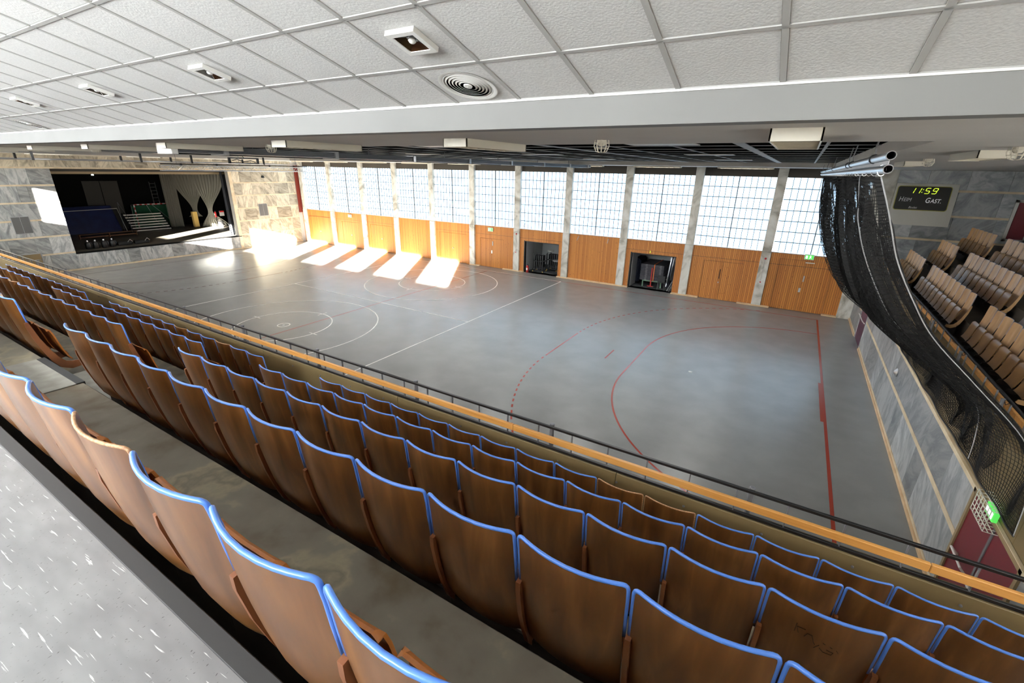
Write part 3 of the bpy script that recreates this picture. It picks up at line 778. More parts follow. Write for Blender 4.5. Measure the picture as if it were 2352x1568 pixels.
# ---------------------------------------------------------------- stage
SX1 = -50.2
P = lambda n, lab, cat, mb, m: tag(mb.build(n, MT[m]), lab, cat, kind='structure')
P('floor_stage', 'dark wooden stage floor', 'floor', MB().box(SX1, XL - 0.45, 8.5, 25.5, STZ - 0.2, STZ), 'stage_floor')
wsr = struct('wall_stage_rear', 'black rear wall of the stage with two dark grey panels', 'wall')
MB().box(SX1 - 0.1, SX1, 8.5, 25.5, STZ, 6.9).build('wall_surface', MT['stage_black'], wsr)
for a, b in ((15.35, 16.5), (16.54, 17.75)): MB().bbox(SX1, SX1 + 0.04, a, b, STZ, 5.05, 0.006).build('grey_panel', MT['stage_panel'], wsr)
P('wall_stage_left', 'black left side wall of the stage', 'wall', MB().box(SX1, XL - 0.45, 8.4, 8.5, STZ, 6.9), 'stage_black')
P('wall_stage_right', 'black right side wall of the stage', 'wall', MB().box(SX1, XL - 0.45, 25.5, 25.6, STZ, 6.9), 'stage_black')
P('ceiling_stage', 'black ceiling above the stage', 'ceiling', MB().box(SX1, XL - 0.45, 8.5, 25.5, 6.9, 7.0), 'stage_black')
hb = struct('trim_3', 'dark header beam with a tan edge across the top of the stage', 'trim')
MB().box(XL - 1.1, XL - 0.9, 8.6, 25.4, 5.95, 6.9).build('header_beam', MT['dark_lintel'], hb)
MB().box(XL - 1.05, XL - 0.95, 8.6, 25.4, 5.80, 5.95).build('header_edge', MT['sandframe'], hb)
def drape(name, pts, z0, z1, m, label, gather=None, amp=0.06, waves=9, tie=None):
    """curtain along a 2d path; tie=(z, k, side): drawn in at height z"""
    nu, nv = 110, 24
    tot = sum(math.dist(a, b) for a, b in zip(pts[:-1], pts[1:]))
    def at(s):
        d = s * tot
        for a, b in zip(pts[:-1], pts[1:]):
            l = math.dist(a, b)
            if d <= l or b == pts[-1]: return (a[0] + (b[0] - a[0]) * d / l, a[1] + (b[1] - a[1]) * d / l), ((b[0] - a[0]) / l, (b[1] - a[1]) / l)
            d -= l
    vs_ = []
    for i in range(nu + 1):
        s0 = i / nu
        for j in range(nv + 1):
            v = j / nv; z = z1 + (z0 - z1) * v; s = s0
            if tie:
                tz, c = tie
                k = math.exp(-((z - tz) / ((z1 - tz) * 0.42)) ** 2) if z > tz else math.exp(-((z - tz) / 0.9) ** 2)
                s = s0 + (c - s0) * 0.86 * k
            (x, y), (tx, ty) = at(s)
            a = amp * math.sin(waves * 2 * PI * s0 + 0.6 * math.sin(3 * v)) * (0.5 + 0.5 * v)
            vs_.append((x - ty * a, y + tx * a, z))
    fs = [(i * (nv + 1) + j, (i + 1) * (nv + 1) + j, (i + 1) * (nv + 1) + j + 1, i * (nv + 1) + j + 1) for i in range(nu) for j in range(nv)]
    o = MB().add(vs_, fs).build(name, MT[m], None, True)
    so = o.modifiers.new('thickness', 'SOLIDIFY'); so.thickness = 0.012
    return tag(o, label, 'curtain')
drape('stage_curtain', [(-48.6, 20.35), (-48.35, 21.35)], STZ + 0.03, 6.6, 'grey_drape', 'straight grey curtain beside the goal on the stage', waves=6)
drape('stage_curtain', [(-48.2, 20.9), (-47.4, 23.4)], STZ + 0.9, 6.6, 'grey_drape', 'grey curtain tied in the middle above the yellow foam block', waves=10, tie=(2.5, 0.55))
drape('stage_curtain', [(-47.3, 22.3), (-46.3, 24.6)], STZ + 0.02, 6.6, 'grey_drape', 'grey curtain tied low near the fire extinguisher on the stage', waves=10, tie=(2.4, 0.35))
drape('stage_curtain', [(-46.6, 24.85), (-45.0, 24.95)], 2.2, 6.895, 'grey_drape', 'short grey curtain at the far right of the stage', waves=6, tie=(3.0, 0.2))
drape('stage_curtain', [(-39.75, 20.9), (-40.55, 22.2)], STZ + 0.02, 6.6, 'dark_drape', 'dark grey side curtain at the right edge of the stage opening', waves=7, amp=0.09)
drape('stage_curtain', [(-41.6, 22.4), (-44.5, 23.7)], STZ + 0.02, 6.6, 'stage_black', 'black side curtain behind the dark grey one, stage right', waves=6, amp=0.05)
# blue crash mat
t = thing('crash_mat', 'large blue crash mat leaning on the rear wall of the stage', 'mat', (-49.4, 14.6, STZ))
MB().hexa([(-49.45, 11.9, STZ), (-49.1, 11.9, STZ), (-49.1, 16.85, STZ), (-49.45, 16.85, STZ), (-50.1, 11.9, 3.1), (-49.8, 11.9, 3.1), (-49.8, 16.7, 3.1), (-50.1, 16.7, 3.1)]).build('mat_body', MT['blue_mat'], t)
t = thing('steel_frame', 'thin white tube frame standing in front of the blue mat', 'frame', (-48.8, 15, STZ))
MB().tube([(-48.8, 12.0, 2.85), (-48.8, 16.75, 2.92), (-48.75, 17.05, STZ)], 0.025, 6).build('tube', MT['white'], t)
# bench
t = thing('gym_bench', 'long low wooden gym bench in front of the blue mat', 'bench', (-45.7, 14.8, STZ))
MB().bbox(-45.85, -45.6, 12.9, 16.65, STZ + 0.30, STZ + 0.34, 0.006).build('seat_board', MT['bench_wood'], t)
MB().bbox(-45.75, -45.70, 12.95, 16.6, STZ + 0.06, STZ + 0.14, 0.006).build('stretcher', MT['bench_wood'], t)
for y in (12.95, 14.75, 16.55): MB().bbox(-45.84, -45.61, y - 0.03, y + 0.03, STZ, STZ + 0.30, 0.006).build('leg', MT['bench_wood'], t)
# steps
t = thing('stage_steps', 'open stage steps with six pale aluminium treads', 'steps', (-47.9, 18.4, STZ))
for k in range(7):
    z = STZ + 0.04 + 0.2 * k; x = -47.45 - 0.22 * k
    MB().bbox(x - 0.22, x, 17.05 - 0.07 * 0, 19.85, z, z + 0.09, 0.006).build('tread', MT['white'], t)
for y in (17.02, 19.88):
    MB().bar((-47.4, y, STZ + 0.04), (-48.95, y, STZ + 1.4), 0.05, 0.14).build('stringer', MT['black_metal'], t)
MB().tube([(-47.5, 16.95, STZ), (-47.55, 16.95, 2.2), (-48.95, 16.95, 3.4), (-48.95, 16.95, STZ)], 0.02, 6).build('handrail', MT['grey_metal'], t)
# handball goal
t = thing('handball_goal', 'red and white striped handball goal with green net on the stage', 'goal', (-49.3, 19.7, STZ))
GY0, GY1, GXX, GZ = 18.15, 21.1, -49.2, 3.12
def striped(a, b, n, name):
    a = Vector(a); b = Vector(b)
    mb = MB()
    for k in range(n):
        mb.cur = k % 2
        mb.bar(a + (b - a) * k / n, a + (b - a) * (k + 1) / n, 0.08)
    mb.build(name, [MT['red'], MT['goal_white']], t)
striped((GXX, GY0, GZ), (GXX, GY1, GZ), 15, 'crossbar')
striped((GXX, GY0, STZ), (GXX, GY0, GZ), 10, 'post'); striped((GXX, GY1, STZ), (GXX, GY1, GZ), 10, 'post')
mb = MB()
for y in (GY0, GY1):
    mb.tube([(GXX, y, GZ), (GXX - 0.6, y, GZ - 0.05), (GXX - 0.72, y, STZ)], 0.02, 6)
mb.tube([(GXX + 0.03, GY0 + 0.9, GZ), (GXX - 0.1, GY0 + 1.5, STZ + 0.5), (GXX, GY0 + 2.2, STZ)], 0.015, 5)
mb.tube([(GXX + 0.03, GY0 + 1.3, GZ), (GXX, GY0 + 2.5, STZ + 0.7)], 0.015, 5)
mb.build('brace', MT['light_grey'], t)
mb = MB()
n = 26
for k in range(n + 1):
    y = GY0 + (GY1 - GY0) * k / n
    mb.bar((GXX - 0.05, y, GZ), (GXX - 0.68, y, STZ + 0.02), 0.014)
for k in range(18):
    s = k / 17
    mb.bar((GXX - 0.05 - 0.63 * s, GY0, GZ - (GZ - STZ) * s), (GXX - 0.05 - 0.63 * s, GY1, GZ - (GZ - STZ) * s), 0.014)
o = mb.build('green_net', MT['green_net'], t); o['kind'] = 'stuff'
MB().box(GXX - 0.74, GXX - 0.72, GY0, GY1, STZ, GZ - 0.15).build('backing_net', MT['green_net'], t)
# ladder
t = thing('ladder', 'aluminium ladder leaning behind the goal on the stage', 'ladder', (-49.6, 20.3, STZ))
for y in (20.05, 20.5): MB().bar((-50.0, y, STZ), (-50.12, y, 4.95), 0.06, 0.03).build('rail', MT['alu'], t)
for k in range(13):
    s = (k + 0.5) / 13
    MB().bar((-50.0 - 0.12 * s, 20.05, STZ + 3.9 * s), (-50.0 - 0.12 * s, 20.5, STZ + 3.9 * s), 0.03).build('rung', MT['alu'], t)
# barrel-like black cases along the stage edge
for k, y in enumerate((11.72, 12.13, 12.6, 13.05)):
    t = thing('barrel_case', 'barrel-like black case on the stage edge, %s from left' % ORD[k], 'stage light', (-40.3, y, STZ), 'barrel-like cases along the stage edge')
    MB().lathe([(0.15, 0), (0.17, 0.04), (0.17, 0.34), (0.13, 0.42), (0.06, 0.45)], (-40.3, y, STZ), 14).build('housing', MT['black_gear'], t, 'auto')
    MB().lathe([(0.05, 0.45), (0.06, 0.5), (0.05, 0.56)], (-40.3, y, STZ), 10).build('cap', MT['alu'], t)
    MB().tube([(-40.3, y + 0.17, STZ + 0.1), (-40.18, y + 0.2, STZ + 0.3), (-40.3, y + 0.17, STZ + 0.42)], 0.015, 5).build('bracket', MT['grey_metal'], t)
for k, (y0, y1, lab) in enumerate(((13.35, 14.25, 'left'), (14.4, 15.3, 'right'))):
    t = thing('lamp_case', 'long black lamp case lying on the stage edge, %s one' % lab, 'case', (-40.5, y0, STZ))
    MB().bbox(-40.7, -40.35, y0, y1, STZ, STZ + 0.26, 0.05).build('case_body', MT['black_gear'], t)
    MB().tube([(-40.34, y0 + 0.6, STZ + 0.2), (-40.3, y0 + 0.75, STZ + 0.38), (-40.34, y0 + 0.9, STZ + 0.22)], 0.02, 6).build('handle', MT['alu'], t)
tag(MB().bbox(-47.7, -47.35, 21.8, 22.2, STZ, 2.42, 0.03).build('foam_block', MT['yellow_foam']), 'upright yellow foam block under the tied curtain on the stage', 'foam block')
t = extinguisher(-45.6, 22.9, 2.0, 'red fire extinguisher hanging at the right side of the stage')
MB().bar((-45.6, 22.9, STZ), (-45.6, 22.9, 2.0), 0.05).build('stand', MT['black_gear'], t)
t = thing('wall_notice', 'white notice with red top beside the stage extinguisher', 'sign', (-45.2, 23.35, 2.1))
MB().bbox(-45.3, -45.27, 23.1, 23.5, 2.1, 2.55, 0.003).build('board', MT['white'], t)
MB().bbox(-45.27, -45.262, 23.1, 23.5, 2.43, 2.55, 0.002).build('red_header', MT['red'], t)
t = thing('litter_bin', 'grey bin with white rubbish at the right side of the stage', 'bin', (-45.6, 23.2, STZ))
MB().lathe([(0.2, 0), (0.25, 0.55), (0.23, 0.55), (0.19, 0.03)], (-45.6, 23.2, STZ), 16).build('bucket', MT['light_grey'], t, 'auto')
MB().lathe([(0.05, 0), (0.18, 0.08), (0.15, 0.2), (0.05, 0.28)], (-45.6, 23.2, STZ + 0.5), 9).build('rubbish', MT['white'], t)
tag(MB().lathe([(0.05, 0), (0.09, -0.05), (0.08, -0.12)], (-50.11, 16.2, 5.6), 10).build('stage_lamp', MT['exit_white']), 'tiny white lamp above the dark grey panel of the stage', 'lamp')

# ---------------------------------------------------------------- right end wall (below the far tribune)
wall_right = struct('wall_right', 'low end wall of grey marble slabs below the far tribune', 'wall')
RD0, RD1, PD0, PD1 = 6.95, 8.72, 22.25, 24.0     # red door, plum door
def rslab(y0, y1, z0, z1):
    d = random.uniform(0, 0.005)
    MB().bbox(XR - d, XR + 0.05, y0 + 0.003, y1 - 0.003, z0 + 0.003, z1 - 0.003, 0.003).build('marble_slab', MT['marble_right'], wall_right)
ylow = [4.92, 5.9, 6.9]
y = RD1 + 0.08
ys = [y]
w = 0.95
while ys[-1] < PD0 - 0.8:
    ys.append(ys[-1] + w * random.uniform(0.75, 1.35))
ys[-1] = PD0 - 0.06
for a, b in zip(ys[:-1], ys[1:]): rslab(a, b, 0.13, 1.12)
ys2 = [RD1 + 0.08]
while ys2[-1] < PD0 - 0.9: ys2.append(ys2[-1] + random.uniform(0.9, 1.6))
ys2[-1] = PD0 - 0.06
for a, b in zip(ys2[:-1], ys2[1:]): rslab(a, b, 1.22, 2.05)
for a, b in ((4.92, 5.9), (5.9, RD0 - 0.08)):
    rslab(a, b, 0.13, 1.12); rslab(a, b, 1.22, 2.05)
for a, b in ((PD1 + 0.1, 25.5), (25.5, YF - 0.02)):
    rslab(a, b, 0.13, 1.12); rslab(a, b, 1.22, 2.05)
for a, b in ((4.92, RD0 - 0.08), (RD1 + 0.08, PD0 - 0.06), (PD1 + 0.1, YF - 0.02)):
    MB().bbox(XR - 0.012, XR + 0.05, a, b, 1.12, 1.22, 0.003).build('stone_strip', MT['cream_stone'], wall_right)
    MB().bbox(XR - 0.05, XR + 0.01, a, b, 0.0, 0.07, 0.004).build('skirting', MT['pale_wood'], wall_right)
    MB().bbox(XR - 0.018, XR + 0.03, a, b, 0.07, 0.13, 0.004).build('skirting_strip', MT['cream_stone'], wall_right)
MB().bbox(XR - 0.02, XR + 0.03, 4.92, YF, 2.05, 2.13, 0.004).build('cap_strip', MT['cream_stone'], wall_right)
MB().box(XR + 0.05, XR + 0.2, 4.92, YF, 0, 2.05).build('core', MT['plaster'], wall_right)
def end_door(name, label, y0, y1, h, m, frame, two=True):
    d = struct(name, label, 'door')
    ym = (y0 + y1) / 2
    for a, b in ([(y0, ym - 0.02), (ym + 0.02, y1)] if two else [(y0, y1)]):
        MB().bbox(XR + 0.0, XR + 0.04, a, b, 0.02, h - 0.06, 0.004).build('door_leaf', MT[m], d)
    mb = MB(); mb.box(XR - 0.025, XR + 0.05, y0 - 0.07, y0, 0, h); mb.box(XR - 0.025, XR + 0.05, y1, y1 + 0.07, 0, h); mb.box(XR - 0.025, XR + 0.05, y0 - 0.07, y1 + 0.07, h - 0.06, h)
    mb.build('door_frame', MT[frame], d)
    if two: MB().bbox(XR - 0.015, XR + 0.02, ym - 0.025, ym + 0.025, 0.02, h - 0.06, 0.004).build('meeting_stile', MT['grey_metal'], d)
    return d
d = end_door('door_9', 'wine red double door with white push bars in the end wall', RD0, RD1, 2.12, 'wine', 'sandframe')
for s in (1, -1):
    ym = (RD0 + RD1) / 2
    a = ym + 0.06 * s; b = ym + 0.62 * s
    MB().tube([(XR, a, 1.05), (XR - 0.12, a + 0.03 * s, 1.18), (XR - 0.12, b - 0.03 * s, 1.18), (XR, b, 1.05)], 0.018, 8).build('push_bar', MT['white'], d)
d = end_door('door_10', 'plum-coloured door with pale frame in the far corner of the end wall', PD0, PD1, 1.95, 'plum', 'light_grey', False)
MB().tube([(XR, PD1 - 0.1, 1.0), (XR - 0.1, PD1 - 0.1, 1.1), (XR - 0.1, PD0 + 0.3, 1.1), (XR, PD0 + 0.3, 1.0)], 0.018, 8).build('push_bar', MT['white'], d)
t = thing('caged_exit_sign', 'glowing green exit sign in a white wire cage over the red door', 'exit sign', (XR, 8.0, 2.2))
MB().bbox(XR - 0.07, XR - 0.01, 7.85, 8.15, 2.12, 2.28, 0.006).build('housing', MT['exit_green'], t)
mb = MB()
for k in range(3): mb.box(XR - 0.076, XR - 0.07, 7.88 + 0.085 * k, 7.94 + 0.085 * k, 2.15, 2.24)
mb.build('symbol', MT['exit_white'], t)
mb = MB()
for k in range(7):
    yy = 7.72 + 0.56 * k / 6; mb.tube([(XR, yy, 2.02), (XR - 0.16, yy, 2.02), (XR - 0.16, yy, 2.36), (XR, yy, 2.36)], 0.006, 4)
for k in range(5):
    zz = 2.02 + 0.34 * k / 4; mb.tube([(XR - 0.16, 7.72, zz), (XR - 0.16, 8.28, zz)], 0.006, 4)
for x in (XR - 0.05, XR - 0.1):
    for zz in (2.02, 2.36): mb.tube([(x, 7.72, zz), (x, 8.28, zz)], 0.006, 4)
mb.build('wire_cage', MT['white'], t)
t = thing('wall_ring', 'small metal fitting on the end wall marble', 'fitting', (XR, 15.4, 1.56))
MB().lathe([(0.11, 0), (0.12, -0.02), (0.07, -0.05), (0.03, -0.08)], (XR, 15.4, 1.56), 14, 'x').build('rosette', MT['alu'], t)

# ================================================================== SEATS
SW = 0.52
PROF = [(0.0, 1.24), (0.008, 1.16), (0.018, 1.06), (0.034, 0.93), (0.055, 0.80), (0.080, 0.67), (0.105, 0.57), (0.130, 0.495), (0.155, 0.45)]
def shell_point(u, j, off=0.0):
    y, z = PROF[j]
    x = 0.012 + u * (SW - 0.024)
    e = min(u, 1 - u) * SW
    if j == 0 and e < 0.024: z -= 0.024 - math.sqrt(max(0, 0.024 ** 2 - (0.024 - e) ** 2))
    if j == len(PROF) - 1 and e < 0.08: z += 0.06 * (1 - e / 0.08); y -= 0.03 * (1 - e / 0.08)
    sag = 0.052 if j < 6 else 0.045
    y -= sag * (1 - (2 * u - 1) ** 2)
    return (x, y + off, z)
US = [0, 0.008, 0.02, 0.045, 0.085, 0.16, 0.25, 0.36, 0.5, 0.64, 0.75, 0.84, 0.915, 0.955, 0.98, 0.992, 1]
def make_shell():
    nu, nv = len(US), len(PROF); vs_ = []; th = 0.013
    for off in (0.0, th):
        for j in range(nv):
            for u in US: vs_.append(shell_point(u, j, off))
    fs = []; q = nu * nv
    for j in range(nv - 1):
        for i in range(nu - 1):
            a = j * nu + i
            fs.append((a, a + 1, a + nu + 1, a + nu)); fs.append((q + a, q + a + nu, q + a + nu + 1, q + a + 1))
    for i in range(nu - 1):
        fs.append((i, q + i, q + i + 1, i + 1)); a = (nv - 1) * nu + i
        fs.append((a, a + 1, q + a + 1, q + a))
    for j in range(nv - 1):
        a = j * nu; fs.append((a, a + nu, q + a + nu, q + a)); a += nu - 1
        fs.append((a, q + a, q + a + nu, a + nu))
    return MB().add(vs_, fs).mesh('backrest', MT['ply'], 'auto')
def edge_path(depth):
    p = [shell_point(0, j, 0.006) for j in range(depth, 0, -1)]
    p += [shell_point(u, 0, 0.006) for u in US]
    p += [shell_point(1, j, 0.006) for j in range(1, depth + 1)]
    return p
def make_trim(m, r):
    return MB().tube(edge_path(3), r, 8).mesh('edging', MT[m], True)
STD = [((0.022, 0.955), 0.03), ((0.030, 0.90), 0.045), ((0.062, 0.74), 0.055), ((0.108, 0.58), 0.065), ((0.158, 0.45), 0.08), ((0.215, 0.365), 0.09), ((0.29, 0.33), 0.095), ((0.36, 0.335), 0.085), ((0.395, 0.35), 0.06)]
def make_standard():
    L = []; R = []
    for i, ((y, z), w) in enumerate(STD):
        a = STD[max(i - 1, 0)][0]; b = STD[min(i + 1, len(STD) - 1)][0]
        t = Vector((b[0] - a[0], b[1] - a[1])).normalized(); n = Vector((-t.y, t.x)) * w / 2
        L.append((y + n.x, z + n.y)); R.append((y - n.x, z - n.y))
    mb = MB(); k = len(L); vs_ = []
    for x in (0.001, 0.025):
        vs_ += [(x, y, z) for y, z in L] + [(x, y, z) for y, z in R]
    fs = []
    for o in (0, 2 * k):
        for i in range(k - 1): fs.append((o + i, o + i + 1, o + k + i + 1, o + k + i))
    for i in range(k - 1):
        fs.append((i, i + 1, 2 * k + i + 1, 2 * k + i)); fs.append((k + i, k + i + 1, 3 * k + i + 1, 3 * k + i))
    fs.append((0, k, 3 * k, 2 * k)); fs.append((k - 1, 2 * k - 1, 4 * k - 1, 3 * k - 1))
    mb.add(vs_, fs)
    return mb.mesh('standard', MT['ply_edge'], 'auto')
def make_pan():
    prof = [(0.315, 0.385), (0.285, 0.44), (0.255, 0.54), (0.235, 0.64), (0.215, 0.74), (0.196, 0.80), (0.176, 0.822)]
    us = [0, 0.06, 0.2, 0.5, 0.8, 0.94, 1]; vs_ = []; n = len(us); k = len(prof)
    for off in (0.0, 0.015):
        for j, (y, z) in enumerate(prof):
            for u in us:
                e = min(u, 1 - u) * 0.44
                zz = z - (0.03 * (1 - e / 0.03) if (j == k - 1 and e < 0.03) else 0)
                vs_.append((0.04 + u * 0.44, y + off - 0.012 * (1 - (2 * u - 1) ** 2), zz))
    fs = []; q = n * k
    for j in range(k - 1):
        for i in range(n - 1):
            a = j * n + i; fs.append((a, a + 1, a + n + 1, a + n)); fs.append((q + a, q + a + n, q + a + n + 1, q + a + 1))
    for i in range(n - 1):
        fs.append((i, q + i, q + i + 1, i + 1)); a = (k - 1) * n + i; fs.append((a, a + 1, q + a + 1, q + a))
    for j in range(k - 1):
        a = j * n; fs.append((a, a + n, q + a + n, q + a)); a += n - 1; fs.append((a, q + a, q + a + n, a + n))
    return MB().add(vs_, fs).mesh('seat_pan', MT['ply_pan'], 'auto')
SEAT = dict(shell=make_shell(), trim=make_trim('blue', 0.0092), bare=make_trim('bare_edge', 0.0070), std=make_standard(), pan=make_pan())
shade_mesh = MB().box(0.001, SW - 0.001, 0.165, 0.18, 0.0, 0.40).mesh('shade_panel', MT['shade_dark'])  # dark panel added under each seat to block light and darken the gap
bolt_mesh = MB().lathe([(0.012, -0.018), (0.012, 0.018)], (0, 0.36, 0.335), 8, 'x').mesh('bolt', MT['alu'])
SEAT_FAR = dict(shell=SEAT['shell'].copy(), trim=make_trim('grey_blue', 0.0062), std=SEAT['std'].copy(), pan=SEAT['pan'].copy())
SEAT_FAR['std_shaded'] = SEAT['std'].copy()  # same standard with the under-seat shade put into its colour
for q_, m_ in (('std_shaded', 'shade_dark'), ('shell', 'ply_light'), ('pan', 'ply_dull'), ('std', 'ply_light')): SEAT_FAR[q_].materials[0] = MT[m_]
def far_seat(loc, rotz, label, group, end=False):
    t = thing('folding_seat', label, 'seat', loc, group)
    t.rotation_euler = (0, 0, rotz)
    bk = place('backrest', SEAT_FAR['shell'], t); place('edging', SEAT_FAR['trim'], bk); place('seat_pan', SEAT_FAR['pan'], t); place('shade_panel', shade_mesh, t); place('side_standard', SEAT_FAR['std' if end else 'std_shaded'], t)
    return t
def seat(loc, rotz, label, group, bare=False, end=False):
    t = thing('folding_seat', label, 'seat', loc, group)
    t.rotation_euler = (0, 0, rotz)
    bk = place('backrest', SEAT['shell'], t)
    place('edging', SEAT['bare' if bare else 'trim'], bk)
    place('seat_pan', SEAT['pan'], t)
    place('shade_panel', shade_mesh, t)
    place('side_standard', SEAT['std'], t)
    if end:
        sd = place('side_standard', SEAT['std'], t, (SW, 0, 0))
        place('bolt', bolt_mesh, sd)
    return t

# near tribune rows: A (rear, nearest the camera) to E (front)
ROWY = lambda k: 0.4815 + 0.8945 * k
ROWZ = lambda k: 5.643 - 0.5463 * k - 1.24          # footwell level
ROWN = ['rear row', 'second row from the rear', 'middle row', 'second row from the railing', 'front row by the railing']
BLK = [(-21.41, 12, 'far-left block'), (-13.72, 12, 'middle block'), (-5.98, 17, 'right-hand block')]
OFFX = [(-13.72 + 0.14), 0, 0, 0, 0]
BARE = {(0, 2, 7): 1, (0, 2, 12): 1, (4, 2, 10): 1, (4, 2, 12 - 5): 0, (4, 2, 9): 1, (4, 1, 6): 1, (4, 1, 9): 1, (2, 1, 3): 1, (4, 2, 8): 0}
SHOW = {(0, 0): 12, (0, 1): 12, (0, 2): 13, (1, 1): 12, (1, 2): 14, (2, 1): 12, (2, 2): 15, (3, 0): 12, (3, 1): 12, (3, 2): 16, (4, 0): 12, (4, 1): 12, (4, 2): 17}
for k in range(5):
    for bi, (x0, n, bn) in enumerate(BLK):
        cnt = SHOW.get((k, bi), 0)
        xs = x0
        if k == 0: xs = {0: -21.41, 1: -13.72, 2: -6.02}[bi]
        for i in range(cnt):
            bare = bool(BARE.get((k, bi, i), 0))
            lab = ('worn unedged plywood seat, %s, %s from left in %s' if bare else 'blue-edged plywood seat, %s, %s from left in %s') % (ROWN[k], ORD[i], bn)
            st_ = seat((xs + SW * i, ROWY(k), ROWZ(k)), 0, lab, 'folding seats of the near tribune', bare, end=(i == n - 1))
            if (k, bi, i) == (2, 2, 12):
                st_['label'] = 'blue-edged plywood seat with faint scratched letters, middle row of the right-hand block'
                mb = MB()
                def sp(u, z):
                    j = next(q for q in range(len(PROF) - 1) if PROF[q + 1][1] <= z); f_ = (PROF[j][1] - z) / (PROF[j][1] - PROF[j + 1][1])
                    return (0.012 + u * (SW - 0.024), PROF[j][0] + (PROF[j + 1][0] - PROF[j][0]) * f_ - 0.052 * (1 - (2 * u - 1) ** 2) - 0.001, z)
                for stroke in ([(0.30, 1.12), (0.30, 1.06)], [(0.385, 1.105), (0.31, 1.10), (0.335, 1.06)], [(0.39, 1.055), (0.41, 1.085), (0.45, 1.085), (0.48, 1.04), (0.495, 1.03)],
                               [(0.495, 1.005), (0.53, 1.04)], [(0.54, 1.02), (0.58, 1.0), (0.65, 1.0), (0.66, 1.02), (0.60, 1.025)], [(0.555, 1.065), (0.575, 1.06)], [(0.62, 1.055), (0.64, 1.05)], [(0.68, 1.045), (0.70, 1.03)]):
                    mb.tube([sp(u, z) for u, z in stroke], 0.0016, 4)
                o_ = mb.build('scratched_letters', MT['black_gear']); o_.parent = st_.children[0]

# ---------------------------------------------------------------- near tribune steps, walkway, parapet
TX0, TX1 = -38.8, 6.2
EDGE = lambda k: 0.505 + 0.8945 * k                  # front edge of level k (0 = walkway)
LEV = lambda k: 4.949 - 0.5463 * k
near = struct('floor_tribune', 'worn concrete steps of the near seating tribune', 'floor')
for k in range(1, 6):
    y1 = EDGE(k) if k < 5 else 4.80
    MB().bbox(TX0, TX1, EDGE(k - 1) - 0.01, y1, LEV(k) - 0.62, LEV(k), 0.008).build('concrete_step', MT['concrete'], near)
AISLES = [(-7.28, -6.1), (-15.0, -13.85)]
for a, b in AISLES:
    for k in range(0, 5):
        if k:
            MB().bbox(a, b, EDGE(k) - 0.42, EDGE(k) - 0.06, LEV(k), LEV(k) + 0.012, 0.003).build('stair_tread', MT['tread'], near)
            MB().bbox(a, b, EDGE(k) - 0.06, EDGE(k) + 0.012, LEV(k) - 0.03, LEV(k) + 0.014, 0.003).build('stair_nosing', MT['nosing'], near)
        MB().bbox(a, b, EDGE(k), EDGE(k) + 0.36, LEV(k + 1), LEV(k + 1) + 0.27, 0.004).build('half_step', MT['tread'], near)
        MB().bbox(a, b, EDGE(k) + 0.36, EDGE(k) + 0.43, LEV(k + 1) + 0.23, LEV(k + 1) + 0.275, 0.004).build('stair_nosing', MT['nosing'], near)
walk = struct('floor_walkway', 'marbled grey walkway floor behind the rear seat row', 'floor')
MB().box(TX0, TX1, -3.0, EDGE(0) - 0.07, LEV(0) - 0.2, LEV(0)).build('sheet_floor', MT['lino'], walk)
MB().bbox(TX0, TX1, EDGE(0) - 0.07, EDGE(0), LEV(0) - 0.06, LEV(0) + 0.002, 0.004).build('edge_nosing', MT['nosing'], walk)
MB().box(TX0, TX1, EDGE(0) - 0.07, EDGE(0) - 0.01, LEV(0) - 0.6, LEV(0) - 0.06).build('riser', MT['concrete'], walk)
par = struct('wall_parapet', 'tan painted parapet along the front of the near tribune', 'wall')
for i in range(12):
    a = TX0 + (TX1 - TX0) * i / 12; b = TX0 + (TX1 - TX0) * (i + 1) / 12
    MB().bbox(a + 0.003, b - 0.003, 4.80, 4.92, 0.0, 3.05, 0.006).build('parapet_panel', MT['tan_paint'], par)
bm_ = MB().lathe([(0.014, 0), (0.014, -0.012), (0.006, -0.016)], (0, 0, 0), 8, 'y').mesh('fixing_bolt', MT['grey_metal'])
for i in range(30): place('fixing_bolt', bm_, par, (2.0 - 0.82 * i, 4.80, 2.93))

